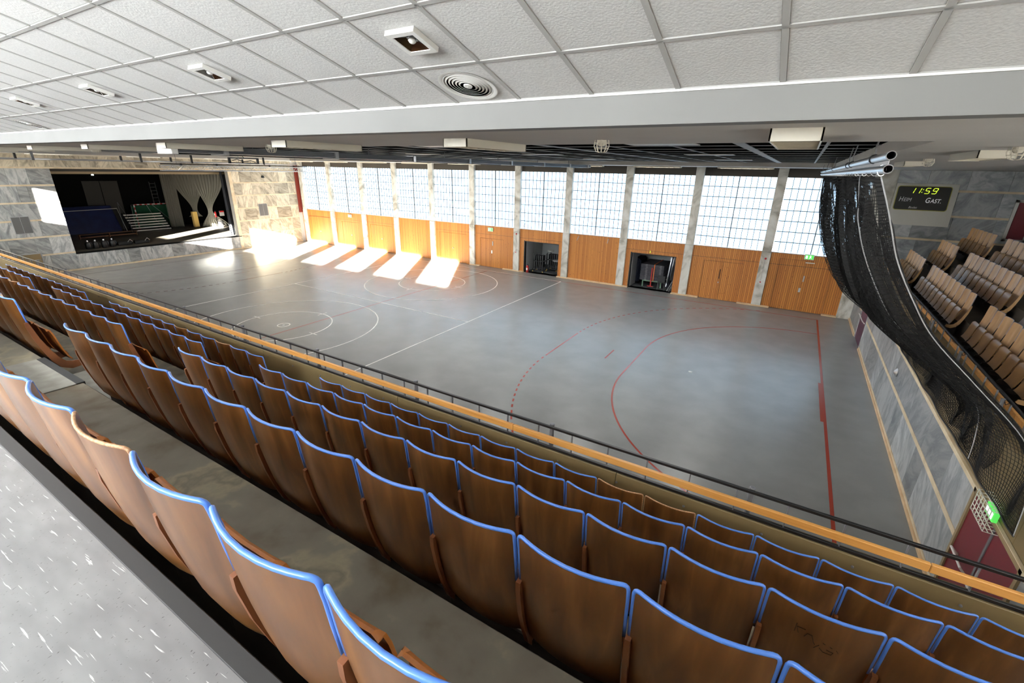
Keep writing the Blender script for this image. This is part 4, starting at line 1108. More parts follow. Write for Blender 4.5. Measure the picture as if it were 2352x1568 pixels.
def railing(name, label, p, L, posts, bal, flip=1):
    """p: function (along, across, z)->xyz; across grows away from the seats"""
    t = thing(name, label, 'railing', p(0, 0, 0))
    a0, a1 = L
    def bx(n, u0, u1, c0, c1, z0, z1, m, b=0.004):
        q0 = p(u0, c0, z0); q1 = p(u1, c1, z1)
        MB().bbox(min(q0[0], q1[0]), max(q0[0], q1[0]), min(q0[1], q1[1]), max(q0[1], q1[1]), q0[2], q1[2], b).build(n, MT[m], t)
    bx('top_rail', a0, a1, 0.022, 0.058, 3.365, 3.40, 'black_metal')
    bx('base_strip', a0, a1, 0.02, 0.055, 3.05, 3.09, 'black_metal')
    n = max(1, int((a1 - a0) / 4.4))
    for i in range(n):
        u0 = a0 + (a1 - a0) * i / n; u1 = a0 + (a1 - a0) * (i + 1) / n
        bx('timber_rail', u0 + 0.002, u1 - 0.002, -0.035, 0.010, 3.185, 3.275, 'rail_wood', 0.006)
    me = None
    for u in bal:
        if me is None:
            q0 = p(0, 0.025, 3.07); q1 = p(0.012, 0.05, 3.37)
            me = MB().box(min(q0[0], q1[0]) - p(0, 0, 0)[0], max(q0[0], q1[0]) - p(0, 0, 0)[0], min(q0[1], q1[1]) - p(0, 0, 0)[1], max(q0[1], q1[1]) - p(0, 0, 0)[1], 3.07, 3.37).mesh('baluster', MT['grey_metal'])
        o = place('baluster', me, t, Vector(p(u, 0, 0)) - Vector(p(0, 0, 0)))
    for u in posts:
        q = p(u, 0.115, 3.0)
        MB().tube([q, (q[0], q[1], q[2] + 0.375)], 0.03, 10).build('post_tube', MT['grey_metal'], t)
        c = p(u, 0.115, 3.375)
        MB().lathe([(0.033, 0), (0.033, 0.015), (0.02, 0.022)], c, 10).build('post_cap', MT['grey_metal'], t)
        c2 = p(u - 0.06, 0.05, 3.36); MB().tube([p(u - 0.10, 0.06, 3.375), p(u - 0.10, 0.10, 3.33), p(u, 0.09, 3.35)], 0.006, 5).build('bracket', MT['black_metal'], t)
    return t
railing('tribune_railing', 'black railing with a timber rail along the near tribune front', lambda u, c, z: (u, 4.80 + c, z), (TX0, TX1),
        [0.18 + 2.45 * k for k in range(-15, 3)], [-2.44 + 0.495 * k for k in range(-72, 18)])

# ---------------------------------------------------------------- far tribune (right of the end wall)
XT = 3.50                                           # parapet line
far = struct('floor_far_tribune', 'concrete steps of the far seating tribune', 'floor')
FRX = lambda k: 4.5 + 0.89 * k
FRZ = lambda k: 3.72 + 0.51 * k - 1.24
for k in range(4):
    x0 = XT + 0.15 if k == 0 else FRX(k - 1) + 0.0
    x1 = FRX(k) + 0.0
    MB().box(x0, x1 if k < 3 else 9.4, 4.92, YF, FRZ(0) - 0.6, FRZ(k) - (0.0)).build('concrete_step', MT['stage_floor'], far)
fpar = struct('wall_far_parapet', 'brown parapet of the far tribune above the marble end wall', 'wall')
for i in range(9):
    a = 4.95 + (YF - 4.95) * i / 9; b = 4.95 + (YF - 4.95) * (i + 1) / 9
    MB().bbox(XR + 0.03, XT + 0.12, a + 0.003, b - 0.003, 2.13, 3.05, 0.006).build('parapet_panel', MT['tan_paint'], fpar)
railing('tribune_railing', 'black railing with a timber rail in front of the far tribune', lambda u, c, z: (XT + 0.02 - c, u, z - 0.06), (4.95, YF - 0.05),
        [7.2 + 2.45 * k for k in range(0, 9)], [5.2 + 0.62 * k for k in range(0, 35)])
FB = [(0, 25.9, 6, 'window-wall block'), (0, 21.6, 10, 'scoreboard block'), (0, 15.3, 8, 'near block'),
      (1, 25.75, 5, 'window-wall block'), (1, 21.75, 10, 'scoreboard block'), (1, 15.3, 4, 'near block'),
      (2, 26.25, 6, 'window-wall block'), (2, 22.1, 6, 'scoreboard block')]
FN = ['front row', 'second row', 'third row']
for k, y1, n, bn in FB:
    for i in range(n):
        far_seat((FRX(k), y1 - SW * (i + 1), FRZ(k)), PI / 2, 'far tribune plywood seat, %s, %s from the far end, %s' % (FN[k], ORD[i], bn), 'folding seats of the far tribune', end=(i == n - 1))
        # the nearest seat of the block shows its side standard
# side wall of the far tribune (continues the window wall)
wfs = struct('wall_far_side', 'grey marble wall behind the scoreboard', 'wall')
ZC = [2.2, 3.0, 4.0, 5.03, 6.06, SOF]
for (z0, z1) in zip(ZC[:-1], ZC[1:]):
    ys = [3.5]
    while ys[-1] < 9.3: ys.append(ys[-1] + random.uniform(0.8, 1.4))
    for a, b in zip(ys[:-1], ys[1:]):
        MB().bbox(a + 0.003, b - 0.003, YF - random.uniform(0, 0.005), YF + 0.05, z0 + 0.09, z1, 0.003).build('marble_slab', MT['marble_right'], wfs)
    MB().bbox(3.5, 9.4, YF - 0.012, YF + 0.05, z0, z0 + 0.09, 0.003).build('stone_strip', MT['cream_stone'], wfs)
MB().box(3.5, 9.4, YF + 0.05, YF + 0.3, 0, 7.0).build('core', MT['plaster'], wfs)
d = struct('door_11', 'red glazed door with white frame at the top of the far tribune', 'door')
for x0 in (7.62, 8.2, 8.8): MB().bbox(x0, x0 + 0.5, YF - 0.06, YF - 0.02, 4.3, 5.75, 0.006).build('door_panel', MT['wine'], d)
mb = MB()
for x0 in (7.5, 8.12, 8.7): mb.box(x0, x0 + 0.1, YF - 0.09, YF - 0.02, 4.2, 5.85)
mb.box(7.5, 9.3, YF - 0.09, YF - 0.02, 4.2, 4.3); mb.box(7.5, 9.3, YF - 0.09, YF - 0.02, 5.75, 5.85)
mb.build('door_frame', MT['white'], d)
tag(MB().box(9.4, 9.6, -3.2, YF + 0.3, 0, 9.3).build('wall_far_rear', MT['plaster']), 'plain rear wall behind the far tribune', 'wall', kind='structure')

# scoreboard
sb = thing('scoreboard', 'white scoreboard with dark display above the far tribune', 'scoreboard', (4.5, YF - 0.2, 4.65))
SBX0, SBX1, SBZ0, SBZ1 = 3.51, 5.60, 4.66, 6.38
yt, yb = YF - 0.22, YF - 0.52        # the cabinet front leans out at the bottom
def sbp(x, z, o=0.0):
    s = (z - SBZ0) / (SBZ1 - SBZ0)
    return (x, yb + (yt - yb) * s - o, z)
MB().hexa([sbp(SBX0, SBZ0), sbp(SBX1, SBZ0), (SBX1, YF - 0.02, SBZ0), (SBX0, YF - 0.02, SBZ0), sbp(SBX0, SBZ1), sbp(SBX1, SBZ1), (SBX1, YF - 0.02, SBZ1), (SBX0, YF - 0.02, SBZ1)]).build('cabinet', MT['cabinet'], sb)
def rrect(x0, x1, z0, z1, r, n=6):
    p = []
    for cx_, cz, a0 in ((x1 - r, z1 - r, 0), (x0 + r, z1 - r, PI / 2), (x0 + r, z0 + r, PI), (x1 - r, z0 + r, 1.5 * PI)):
        for k in range(n + 1):
            a = a0 + PI / 2 * k / n; p.append((cx_ + r * math.cos(a), cz + r * math.sin(a)))
    return p
dx0, dx1, dz0, dz1 = SBX0 + 0.06, SBX1 - 0.2, 5.28, 6.28
MB().prism(rrect(dx0, dx1, dz0, dz1, 0.1), lambda a, b, d: sbp(a, b, d), 0.0, 0.012).build('display_trim', MT['gold'], sb)
MB().prism(rrect(dx0 + 0.025, dx1 - 0.025, dz0 + 0.025, dz1 - 0.025, 0.08), lambda a, b, d: sbp(a, b, d), 0.0, 0.02).build('display', MT['screen'], sb)
tilt = math.atan2(yt - yb, SBZ1 - SBZ0)
RT = (PI / 2 - tilt, 0, 0)
SEGS = {'1': 'bc', '5': 'afgcd', '9': 'abcdfg'}
def digit(ch, x, z, w=0.14, h=0.22, sh=0.3):
    mb = MB(); t_ = 0.022; dmap = {'a': ((0, 1), (1, 1)), 'b': ((1, 1), (1, .5)), 'c': ((1, .5), (1, 0)), 'd': ((0, 0), (1, 0)), 'e': ((0, .5), (0, 0)), 'f': ((0, 1), (0, .5)), 'g': ((0, .5), (1, .5))}
    for c in SEGS[ch]:
        (u0, v0), (u1, v1) = dmap[c]
        f = lambda u, v: sbp(x + u * w + v * h * sh, z + v * h, 0.026)
        A, B = Vector(f(u0, v0)), Vector(f(u1, v1)); A, B = A.lerp(B, 0.08), A.lerp(B, 0.92)
        mb.bar(A, B, 0.012 if abs(A.z - B.z) < 0.02 else t_, t_ if abs(A.z - B.z) < 0.02 else 0.012)
    mb.build('lit_digit', MT['led'], sb)
for ch, x in (('1', 3.99), ('1', 4.19), ('5', 4.50), ('9', 4.74)): digit(ch, x, 5.98)
mb = MB()
for z in (6.03, 6.14): q = sbp(4.41 + (z - 6.0) * 0.3, z, 0.026); mb.box(q[0] - 0.014, q[0] + 0.014, q[1] - 0.006, q[1] + 0.006, q[2] - 0.014, q[2] + 0.014)
mb.build('colon', MT['led'], sb)
def cap_small(word, x, z, size, m, step):
    o = text(word[0], size, sbp(x, z, 0.024), RT, m, sb, 'lettering', 0.2); o.scale = (0.75, 1, 1)
    o = text(word[1:], size * 0.78, sbp(x + step, z, 0.024), RT, m, sb, 'lettering', 0.2); o.scale = (0.8, 1, 1)
cap_small('HEIM', 3.70, 5.64, 0.28, 'print_grey', 0.165)
cap_small('GAST.', 4.60, 5.61, 0.30, 'print_glow', 0.18)
text('Bodet', 0.12, sbp(4.10, 5.36, 0.024), RT, 'print_grey', sb, 'maker_lettering', 0.3)

# ================================================================== CEILINGS
BY, BZ, SL = 3.585, 7.136, 0.287                   # beam edge and slope of the tribune ceiling
cz = lambda y: BZ + SL * (BY - y)
ALPHA = math.atan(SL)
TR = [3.585, 3.008, 2.385, 1.775, 1.165]
XG0, NG = -0.235 - 0.625 * 40, 45                  # first column line, number of columns
tc_ = struct('ceiling_tribune', 'white tiled ceiling sloping up above the near tribune', 'ceiling')
LAMPS = [-2.41, -4.91, -7.41, -9.91, -12.41, -14.91]
DIFF = [(-2.42, 3.30), (-12.42, 3.30)]
tile_mesh = {}
for j in range(4):
    y1, y0 = TR[j], TR[j + 1]
    ln = (y1 - y0) / math.cos(ALPHA)
    tile_mesh[j] = MB().bbox(0.016, 0.609, -ln + 0.016, -0.016, 0.0, 0.03, 0.004).mesh('ceiling_tile', MT['tile'])
    for i in range(NG):
        place('ceiling_tile', tile_mesh[j], tc_, (XG0 + 0.625 * i, y1, cz(y1)), (-ALPHA, 0, 0))
for y in TR:
    ra, rb, rw = XG0 - 1, XG0 + 0.625 * NG + 1, 0.014
    MB().hexa([(x_, y + q_, cz(y + q_) + d_) for d_ in (-0.006, 0.012) for x_, q_ in ((ra, -rw), (rb, -rw), (rb, rw), (ra, rw))]).build('ceiling_rail', MT['tbar'], tc_)
cross = MB().hexa([(-0.017, TR[-1], cz(TR[-1]) - 0.006), (0.017, TR[-1], cz(TR[-1]) - 0.006), (0.017, TR[0], cz(TR[0]) - 0.006), (-0.017, TR[0], cz(TR[0]) - 0.006),
                   (-0.017, TR[-1], cz(TR[-1]) + 0.012), (0.017, TR[-1], cz(TR[-1]) + 0.012), (0.017, TR[0], cz(TR[0]) + 0.012), (-0.017, TR[0], cz(TR[0]) + 0.012)]).mesh('cross_rail', MT['tbar'])
for i in range(NG + 1): place('cross_rail', cross, tc_, (XG0 + 0.625 * i, 0, 0))
def slope_slab(x0, x1, y0, y1, name, m):
    return MB().hexa([(x0, y0, cz(y0)), (x1, y0, cz(y0)), (x1, y1, cz(y1)), (x0, y1, cz(y1)), (x0, y0, cz(y0) + 0.1), (x1, y0, cz(y0) + 0.1), (x1, y1, cz(y1) + 0.1), (x0, y1, cz(y1) + 0.1)]).build(name, MT[m], tc_)
slope_slab(XL, 9.5, -3.1, TR[-1], 'rear_ceiling', 'tile')
slope_slab(XL, XG0, TR[-1], TR[0], 'side_ceiling', 'tile')
slope_slab(XG0 + 0.625 * NG, 9.5, TR[-1], TR[0], 'side_ceiling', 'tile')
MB().hexa([(XL, TR[-1], cz(TR[-1]) + 0.035), (9.5, TR[-1], cz(TR[-1]) + 0.035), (9.5, TR[0], cz(TR[0]) + 0.035), (XL, TR[0], cz(TR[0]) + 0.035),
           (XL, TR[-1], cz(TR[-1]) + 0.1), (9.5, TR[-1], cz(TR[-1]) + 0.1), (9.5, TR[0], cz(TR[0]) + 0.1), (XL, TR[0], cz(TR[0]) + 0.1)]).build('ceiling_backing', MT['plaster'], tc_)

# square recessed lamps in the tribune ceiling: modelled flat, tilted with the slope
def ceiling_item(name, label, cat, x, y):
    t = thing(name, label, cat, (x, y, cz(y)))
    t.rotation_euler = (-ALPHA, 0, 0)
    return t
w2, wi = 0.125, 0.088
frame_mb = MB()
for a, b, c, d in ((-w2, w2, -w2, -wi), (-w2, w2, wi, w2), (-w2, -wi, -wi, wi), (wi, w2, -wi, wi)): frame_mb.box(a, b, c, d, -0.035, -0.002)
frame_me = frame_mb.mesh('frame', MT['white'])
refl = MB(); refl.add([(-wi, -wi, -0.03), (wi, -wi, -0.03), (wi, wi, -0.03), (-wi, wi, -0.03), (-0.03, -0.03, -0.004), (0.03, -0.03, -0.004), (0.03, 0.03, -0.004), (-0.03, 0.03, -0.004)],
                      [(0, 1, 5, 4), (1, 2, 6, 5), (2, 3, 7, 6), (3, 0, 4, 7), (4, 5, 6, 7)])
refl_me = refl.mesh('reflector', MT['chrome'])
bulb_me = MB().lathe([(0.02, -0.004), (0.028, -0.015), (0.018, -0.026), (0.004, -0.03)], (0, 0, 0), 10).mesh('bulb', MT['white'], True)
for k, x in enumerate(LAMPS):
    t = ceiling_item('ceiling_lamp', 'square recessed lamp in the white tiled ceiling, %s from the right' % ORD[k], 'lamp', x, 2.67); t['group'] = 'square lamps of the tribune ceiling'
    place('frame', frame_me, t); place('bulb', bulb_me, place('reflector', refl_me, t))
ring = lambda r0, z0, r1, z1, w: [(r0, z0), (r0 + w, z0), (r1 + w, z1), (r1, z1)]
def ring_mesh(r0, z0, r1, z1, w, m, name, n=40):
    mb = MB(); vs_ = []
    pr = ring(r0, z0, r1, z1, w)
    for j in range(n):
        a = 2 * PI * j / n
        for r, z in pr: vs_.append((r * math.cos(a), r * math.sin(a), z))
    fs = [(j * 4 + q, j * 4 + (q + 1) % 4, ((j + 1) % n) * 4 + (q + 1) % 4, ((j + 1) % n) * 4 + q) for j in range(n) for q in range(4)]
    return mb.add(vs_, fs).mesh(name, MT[m], 'auto')
rim_me = ring_mesh(0.205, -0.012, 0.19, -0.004, 0.032, 'white', 'rim')
cones = [ring_mesh(0.035 + 0.027 * k, -0.012, 0.035 + 0.027 * k + 0.014, -0.003, 0.004, 'white', 'cone_ring') for k in range(1, 7)]
hole_me = MB().lathe([(0.2, -0.0035), (0.2, -0.002)], (0, 0, 0), 32).mesh('dark_opening', MT['black'])
hub_me = MB().lathe([(0.036, -0.006), (0.034, -0.014), (0.006, -0.016), (0.006, -0.02)], (0, 0, 0), 20).mesh('hub', MT['white'], 'auto')
for k, (x, y) in enumerate(DIFF):
    t = ceiling_item('air_diffuser', ['round white air diffuser with concentric rings near the beam', 'round white air diffuser at the far left of the tiled ceiling'][k], 'air diffuser', x, y)
    place('rim', rim_me, t); place('dark_opening', hole_me, t); place('hub', hub_me, t)
    for c in cones: place('cone_ring', c, t)

# beam and hall ceiling
beam = struct('ceiling_beam', 'long grey plastered beam between the tiled ceiling and the hall', 'beam')
MB().box(XL, 9.5, BY, BY + 0.2, SOF, 7.7).build('fascia', MT['fascia'], beam)
MB().box(XL, 9.5, BY - 0.012, BY + 0.01, BZ - 0.016, BZ + 0.004).build('edge_trim', MT['white'], beam)
GX0, GX1, GY0_, GY1_ = -34.5, 0.95, 5.9, 23.6       # dark ceiling field
GZ_ = 7.10
P('ceiling_front', 'plain grey soffit between the beam and the dark ceiling grid', 'ceiling', MB().box(XL, 9.5, BY + 0.2, GY0_, SOF, SOF + 0.3), 'plaster')
P('ceiling_end', 'plain grey soffit above the far tribune', 'ceiling', MB().box(GX1, 9.5, GY0_, YF + 0.3, SOF, SOF + 0.3), 'plaster')
P('ceiling_windows', 'plain grey soffit along the windows', 'ceiling', MB().box(XL, GX1, GY1_, YF + 0.3, SOF, SOF + 0.3), 'plaster')
P('ceiling_stage_front', 'plain grey soffit in front of the stage', 'ceiling', MB().box(XL, GX0, GY0_, GY1_, SOF, SOF + 0.3), 'plaster')
grid = struct('ceiling_grid', 'dark ceiling field with a grid of pale metal bars', 'ceiling')
MB().box(GX0, GX1, GY0_, GY1_, GZ_, GZ_ + 0.05).build('dark_field', MT['black'], grid)
y = GY0_ + 0.35
while y < GY1_:
    MB().box(GX0, GX1, y - 0.02, y + 0.02, GZ_ - 0.012, GZ_).build('grid_bar', MT['grid_bar'], grid); y += 1.25
x = GX1 - 0.75
k = 0
while x > GX0:
    wd = 0.09 if k % 3 == 1 else 0.025
    MB().box(x - wd, x + wd, GY0_, GY1_, GZ_ - 0.022, GZ_ - 0.012).build('grid_track', MT['grid_bar'], grid); x -= 1.25; k += 1
P('ceiling_roof', 'plain roof slab closing the hall', 'ceiling', MB().box(XL - 0.6, 9.6, BY - 6.9, YF + 0.6, 9.25, 9.4), 'plaster')
def fill_light(t, x, y, z, sx, sy, watts):  # fill light added under unlit fittings to brighten the hall
    l = bpy.data.lights.new('fill_light', 'AREA'); l.shape = 'RECTANGLE'; l.size = sx; l.size_y = sy; l.energy = watts; l.color = (1.0, 0.985, 0.96)
    o = bpy.data.objects.new('fill_light', l); COL.objects.link(o); o.parent = t
    o.location = Vector((x, y, z)) - t.location
# box lamps under the soffit
def box_lamp(x, y, label, ln=1.35, w=0.34, along='y', h=0.088, watts=0):
    t = thing('box_lamp', label, 'lamp', (x, y, SOF), 'cream box lamps under the soffits')
    X0, X1, Y0, Y1 = (x - w / 2, x + w / 2, y, y + ln) if along == 'y' else (x, x + ln, y - w / 2, y + w / 2)
    mb = MB(); e = 0.012
    mb.box(X0, X1, Y0, Y0 + e, SOF - h, SOF); mb.box(X0, X1, Y1 - e, Y1, SOF - h, SOF); mb.box(X0, X0 + e, Y0, Y1, SOF - h, SOF); mb.box(X1 - e, X1, Y0, Y1, SOF - h, SOF)
    mb.build('housing', MT['cream'], t)
    MB().box(X0 + e, X1 - e, Y0 + e, Y1 - e, SOF - 0.03, SOF - 0.002).build('reflector_plate', MT['white'], t)
    n = 7
    if watts: fill_light(t, (X0 + X1) / 2, (Y0 + Y1) / 2, SOF - 0.034, (X1 - X0) * 0.9, (Y1 - Y0) * 0.8, watts)
    for k in range(n):
        if along == 'y':
            yy = Y0 + (Y1 - Y0) * (k + 1) / (n + 1); MB().box(X0 + e, X1 - e, yy - 0.004, yy + 0.004, SOF - h + 0.005, SOF - 0.035).build('louver_blade', MT['louver'], t)
        else:
            xx = X0 + (X1 - X0) * (k + 1) / (n + 1); MB().box(xx - 0.004, xx + 0.004, Y0 + e, Y1 - e, SOF - h + 0.005, SOF - 0.035).build('louver_blade', MT['louver'], t)
for k, x in enumerate((-0.12, -3.5, -6.42, -9.7, -13.0, -16.3, -19.6, -22.9)):
    yy = (4.12, 4.5, 4.25, 4.2, 4.2, 4.2, 4.2, 4.2)[k]
    box_lamp(x, yy, 'cream box lamp under the front soffit, %s from the right' % ORD[k], along='y')
for k, yy in enumerate((7.8, 12.8, 17.8, 22.8)):
    box_lamp(1.85, yy, 'cream box lamp under the soffit by the far tribune, %s from the near end' % ORD[k])
for k in range(9):
    box_lamp(-36.5 + 4.1 * k, 25.2, 'flat lamp strip under the soffit along the windows, %s from the stage' % ORD[k], ln=2.4, w=0.3, along='x', h=0.07, watts=FILL_W * (0.3 if k < 4 else 0.75))
for k in range(4):
    box_lamp(-36.6, 6.5 + 4.6 * k, 'flat lamp strip under the soffit before the stage, %s from the tribune' % ORD[k], ln=2.6, w=0.3, along='y', h=0.07)
# flat lamp panels added between the dark ceiling bars to brighten the hall
for i in range(7):
    for j in range(3):
        x, y = -2.3 - 5.0 * i, 8.9 + 5.0 * j
        t = thing('added_panel_lamp', 'added flat lamp panel in the dark ceiling, %s row from the tribune, %s from the right' % (ORD[j], ORD[i]), 'lamp', (x, y, GZ_), 'added lamp panels of the dark ceiling')
        MB().bbox(x - 0.6, x + 0.6, y - 0.3, y + 0.3, GZ_ - 0.034, GZ_ - 0.0225, 0.003).build('housing', MT['cream'], t)
        MB().box(x - 0.57, x + 0.57, y - 0.27, y + 0.27, GZ_ - 0.037, GZ_ - 0.034).build('diffuser', MT['white'], t)
        fill_light(t, x, y, GZ_ - 0.042, 1.1, 0.5, FILL_W * (1.3, 1.2, 1.1, 0.9, 0.6, 0.5, 0.5)[i])
# wire cages over small detectors
cage = MB()
for k in range(10):
    a = 2 * PI * k / 10
    cage.tube([(0.075 * math.cos(a), 0.075 * math.sin(a), 0), (0.085 * math.cos(a), 0.085 * math.sin(a), -0.06), (0.06 * math.cos(a), 0.06 * math.sin(a), -0.115), (0.02 * math.cos(a), 0.02 * math.sin(a), -0.125)], 0.004, 4)
for z, r in ((-0.03, 0.08), (-0.08, 0.078)): cage.tube([(r * math.cos(2 * PI * q / 16), r * math.sin(2 * PI * q / 16), z) for q in range(16)], 0.004, 4, closed=True)
cage_me = cage.mesh('wire_cage', MT['cream'])
det_me = MB().lathe([(0.055, 0), (0.055, -0.03), (0.03, -0.06)], (0, 0, 0), 14).mesh('detector', MT['cream'], 'auto')
for k, (x, y) in enumerate(((-1.98, 5.15), (-8.0, 5.15), (-14.9, 5.0), (1.82, 7.05), (1.8, 11.2))):
    t = thing('caged_detector', ['cream caged detector under the front soffit, left of the near box lamp', 'cream caged detector under the front soffit near the folded curtain',
        'cream caged detector at the far left of the front soffit', 'cream caged detector under the far tribune soffit, nearest the frame edge', 'cream caged detector between box lamps of the far tribune soffit'][k], 'detector', (x, y, SOF))
    place('detector', det_me, t); place('wire_cage', cage_me, t)

# folded partition curtain hanging across the hall
t = thing('partition_curtain', 'folded grey hall partition stowed under the ceiling across the hall', 'partition', (-10.3, 5, SOF))
for k in range(7):
    MB().bbox(-10.52 + 0.02 * (k % 2), -10.1, 4.62, 24.9, SOF - 0.012 - 0.018 * (k + 1), SOF - 0.014 - 0.018 * k, 0.003).build('fold', MT['grey_metal'], t)
for yy in (5.5, 8.2, 11.0, 13.8, 16.6, 19.4, 22.2, 24.5):
    MB().box(-10.56, -10.06, yy - 0.05, yy + 0.05, SOF - 0.16, SOF).build('hanger_strap', MT['alu'], t)
MB().bbox(-10.6, -10.05, 4.5, 4.62, SOF - 0.17, SOF, 0.01).build('end_bracket', MT['white'], t)
MB().bbox(-10.9, -10.7, 4.8, 24.9, SOF - 0.16, SOF - 0.10, 0.006).build('bottom_tube', MT['black_metal'], t)
for k in range(6):
    yy = 6.5 + 3.4 * k
    MB().tube([(-10.8, yy, SOF - 0.1), (-10.8, yy, 7.1)], 0.012, 5).build('hanger_rod', MT['grey_metal'], t)

# lighting truss with black pipe in front of the stage
TXX, TY0, TY1, TZ0, TZ1 = -31.0, 13.15, 22.35, 6.18, 6.44
t = thing('lighting_truss', 'silver lighting truss hanging in front of the stage', 'truss', (TXX, 17.7, TZ1))
for dx in (-0.14, 0.14):
    for z in (TZ0, TZ1): MB().tube([(TXX + dx, TY0, z), (TXX + dx, TY1, z)], 0.028, 8).build('chord', MT['alu'], t)
n = 30
for dx in (-0.14, 0.14):
    mb = MB()
    for k in range(n):
        a = TY0 + (TY1 - TY0) * k / n; b = TY0 + (TY1 - TY0) * (k + 1) / n
        mb.tube([(TXX + dx, a, TZ0 if k % 2 else TZ1), (TXX + dx, b, TZ1 if k % 2 else TZ0)], 0.013, 5)
    mb.build('lacing', MT['alu'], t)
for yy in (14.0, 17.6, 21.6): MB().tube([(TXX, yy, TZ1), (TXX, yy, 7.1)], 0.012, 5).build('hanger', MT['grey_metal'], t)
t = thing('black_pipe', 'black pipe running above the lighting truss', 'pipe', (TXX, 17.7, 6.54))
MB().tube([(TXX + 0.05, TY0, 6.53), (TXX + 0.05, TY1 + 0.1, 6.53)], 0.035, 8).build('tube', MT['black_metal'], t)
for yy in (14.2, 16.2, 19.6, 21.4): MB().bbox(TXX - 0.02, TXX + 0.1, yy - 0.04, yy + 0.04, 6.47, 6.58, 0.008).build('clamp', MT['black_gear'], t)
t = thing('speaker_frame', 'black rectangular flown frame with cables above the truss', 'frame', (TXX - 0.4, 18.1, 6.62))
TXX -= 0.4
mb = MB(); mb.bar((TXX, 17.2, 6.66), (TXX, 19.15, 6.66), 0.1, 0.06); mb.bar((TXX, 17.2, 6.95), (TXX, 19.15, 6.95), 0.1, 0.06)
for yy in (17.25, 19.1): mb.box(TXX - 0.06, TXX + 0.06, yy - 0.06, yy + 0.06, 6.62, 6.98)
mb.build('housing', MT['black_gear'], t)
MB().tube([(TXX + 0.06, 17.4, 6.8), (TXX + 0.07, 17.7, 6.88), (TXX + 0.07, 18.1, 6.74), (TXX + 0.07, 18.6, 6.82), (TXX + 0.07, 18.9, 6.72)], 0.025, 6).build('cable', MT['black_gear'], t)
MB().tube([(TXX, 18.2, 6.98), (TXX, 18.1, 7.1)], 0.02, 6).build('hanger', MT['black_gear'], t)
TXX += 0.4
# batten pipes near the stage
for k, (x, z) in enumerate(((-33.0, 6.62), (-35.6, 6.66))):
    t = thing('batten_pipe', ['thin grey batten pipe across the hall before the stage', 'thin grey batten pipe close to the stage wall'][k], 'pipe', (x, 14, z))
    MB().tube([(x, 5.4, z), (x, 23.0, z)], 0.03, 8).build('tube', MT['pipe'], t)
    for yy in (8.5, 13.1, 15.8, 20.5): MB().bbox(x - 0.05, x + 0.05, yy - 0.05, yy + 0.05, z - 0.04, SOF + (-0.002 if x < GX0 else 0.14), 0.01).build('clamp', MT['black_gear'], t)

# ---------------------------------------------------------------- net on its pipes
NPX = 0.55
t = thing('net_pipe', 'pair of galvanised pipes carrying the black net', 'pipe', (NPX, 5, 6.7))
def hollow(name, x, z, y0, y1, r):
    mb = MB(); n = 20; vs_ = []
    for (yy, rr) in ((y0, r), (y1, r), (y1, r - 0.006), (y0, r - 0.006)):
        for j in range(n): a = 2 * PI * j / n; vs_.append((x + rr * math.cos(a), yy, z + rr * math.sin(a)))
    fs = [((q % 4) * n + j, (q % 4) * n + (j + 1) % n, ((q + 1) % 4) * n + (j + 1) % n, ((q + 1) % 4) * n + j) for q in range(4) for j in range(n)]
    mb.add(vs_, fs).build(name, MT['pipe'], t, 'auto')
hollow('upper_pipe', NPX - 0.01, 6.762, 4.83, 24.5, 0.035); hollow('lower_pipe', NPX, 6.662, 4.87, 24.5, 0.035)
MB().box(NPX - 0.004, NPX + 0.004, 4.95, 24.4, 6.69, 6.735).build('web_plate', MT['light_grey'], t)
for yy in (5.95, 8.6, 9.3, 14.0, 18.5, 23.0):
    MB().tube([(NPX - 0.01, yy, 6.80), (NPX - 0.02, yy, 6.86), (NPX, yy, SOF if yy < 5.9 else 7.02)], 0.008, 6).build('chain', MT['grey_metal'], t)
    MB().lathe([(0.045, -0.03), (0.045, 0.03)], (NPX - 0.01, yy, 6.765), 12, 'y').build('pipe_clamp', MT['black_gear'], t)
hook_me = MB().tube([(0.03 * math.cos(2 * PI * q / 12) , 0, 0.045 * math.sin(2 * PI * q / 12)) for q in range(12)], 0.004, 4, closed=True).mesh('net_ring', MT['alu'])
for k in range(40): place('net_ring', hook_me, t, (0, 5.0 - 5 + 0.22 + 0.47 * k, 6.655 - 6.7), (0, 0, random.uniform(-0.6, 0.6)))
NEAR = [(0.55, 5.15, 6.60), (0.66, 5.25, 6.36), (0.75, 5.4, 6.15), (0.9, 5.6, 5.84), (1.18, 5.9, 5.42), (1.53, 6.3, 4.98), (2.16, 6.8, 4.38), (2.84, 7.2, 3.72), (3.14, 7.35, 3.2), (3.12, 7.2, 2.8), (3.06, 7.0, 2.5)]
FAR = [(0.55, 21.0, 6.60), (0.62, 21.0, 6.0), (0.75, 21.0, 5.4), (0.95, 21.0, 4.7), (1.2, 21.1, 4.1), (1.6, 21.4, 3.45), (2.1, 22.0, 2.95), (2.6, 22.8, 2.6), (2.95, 23.4, 2.35), (3.1, 23.6, 2.2), (3.14, 23.7, 2.1)]
MIDZ = [0, -0.05, -0.12, -0.2, -0.3, -0.35, -0.3, -0.15, 0.0, 0.0, 0.0]
def cr(P_, s):
    n = len(P_) - 1; f = s * n; i = min(int(f), n - 1); u = f - i
    p0, p1, p2, p3 = (Vector(P_[max(i - 1, 0)]), Vector(P_[i]), Vector(P_[i + 1]), Vector(P_[min(i + 2, n)]))
    return 0.5 * ((2 * p1) + (p2 - p0) * u + (2 * p0 - 5 * p1 + 4 * p2 - p3) * u * u + (3 * p1 - p0 - 3 * p2 + p3) * u ** 3)
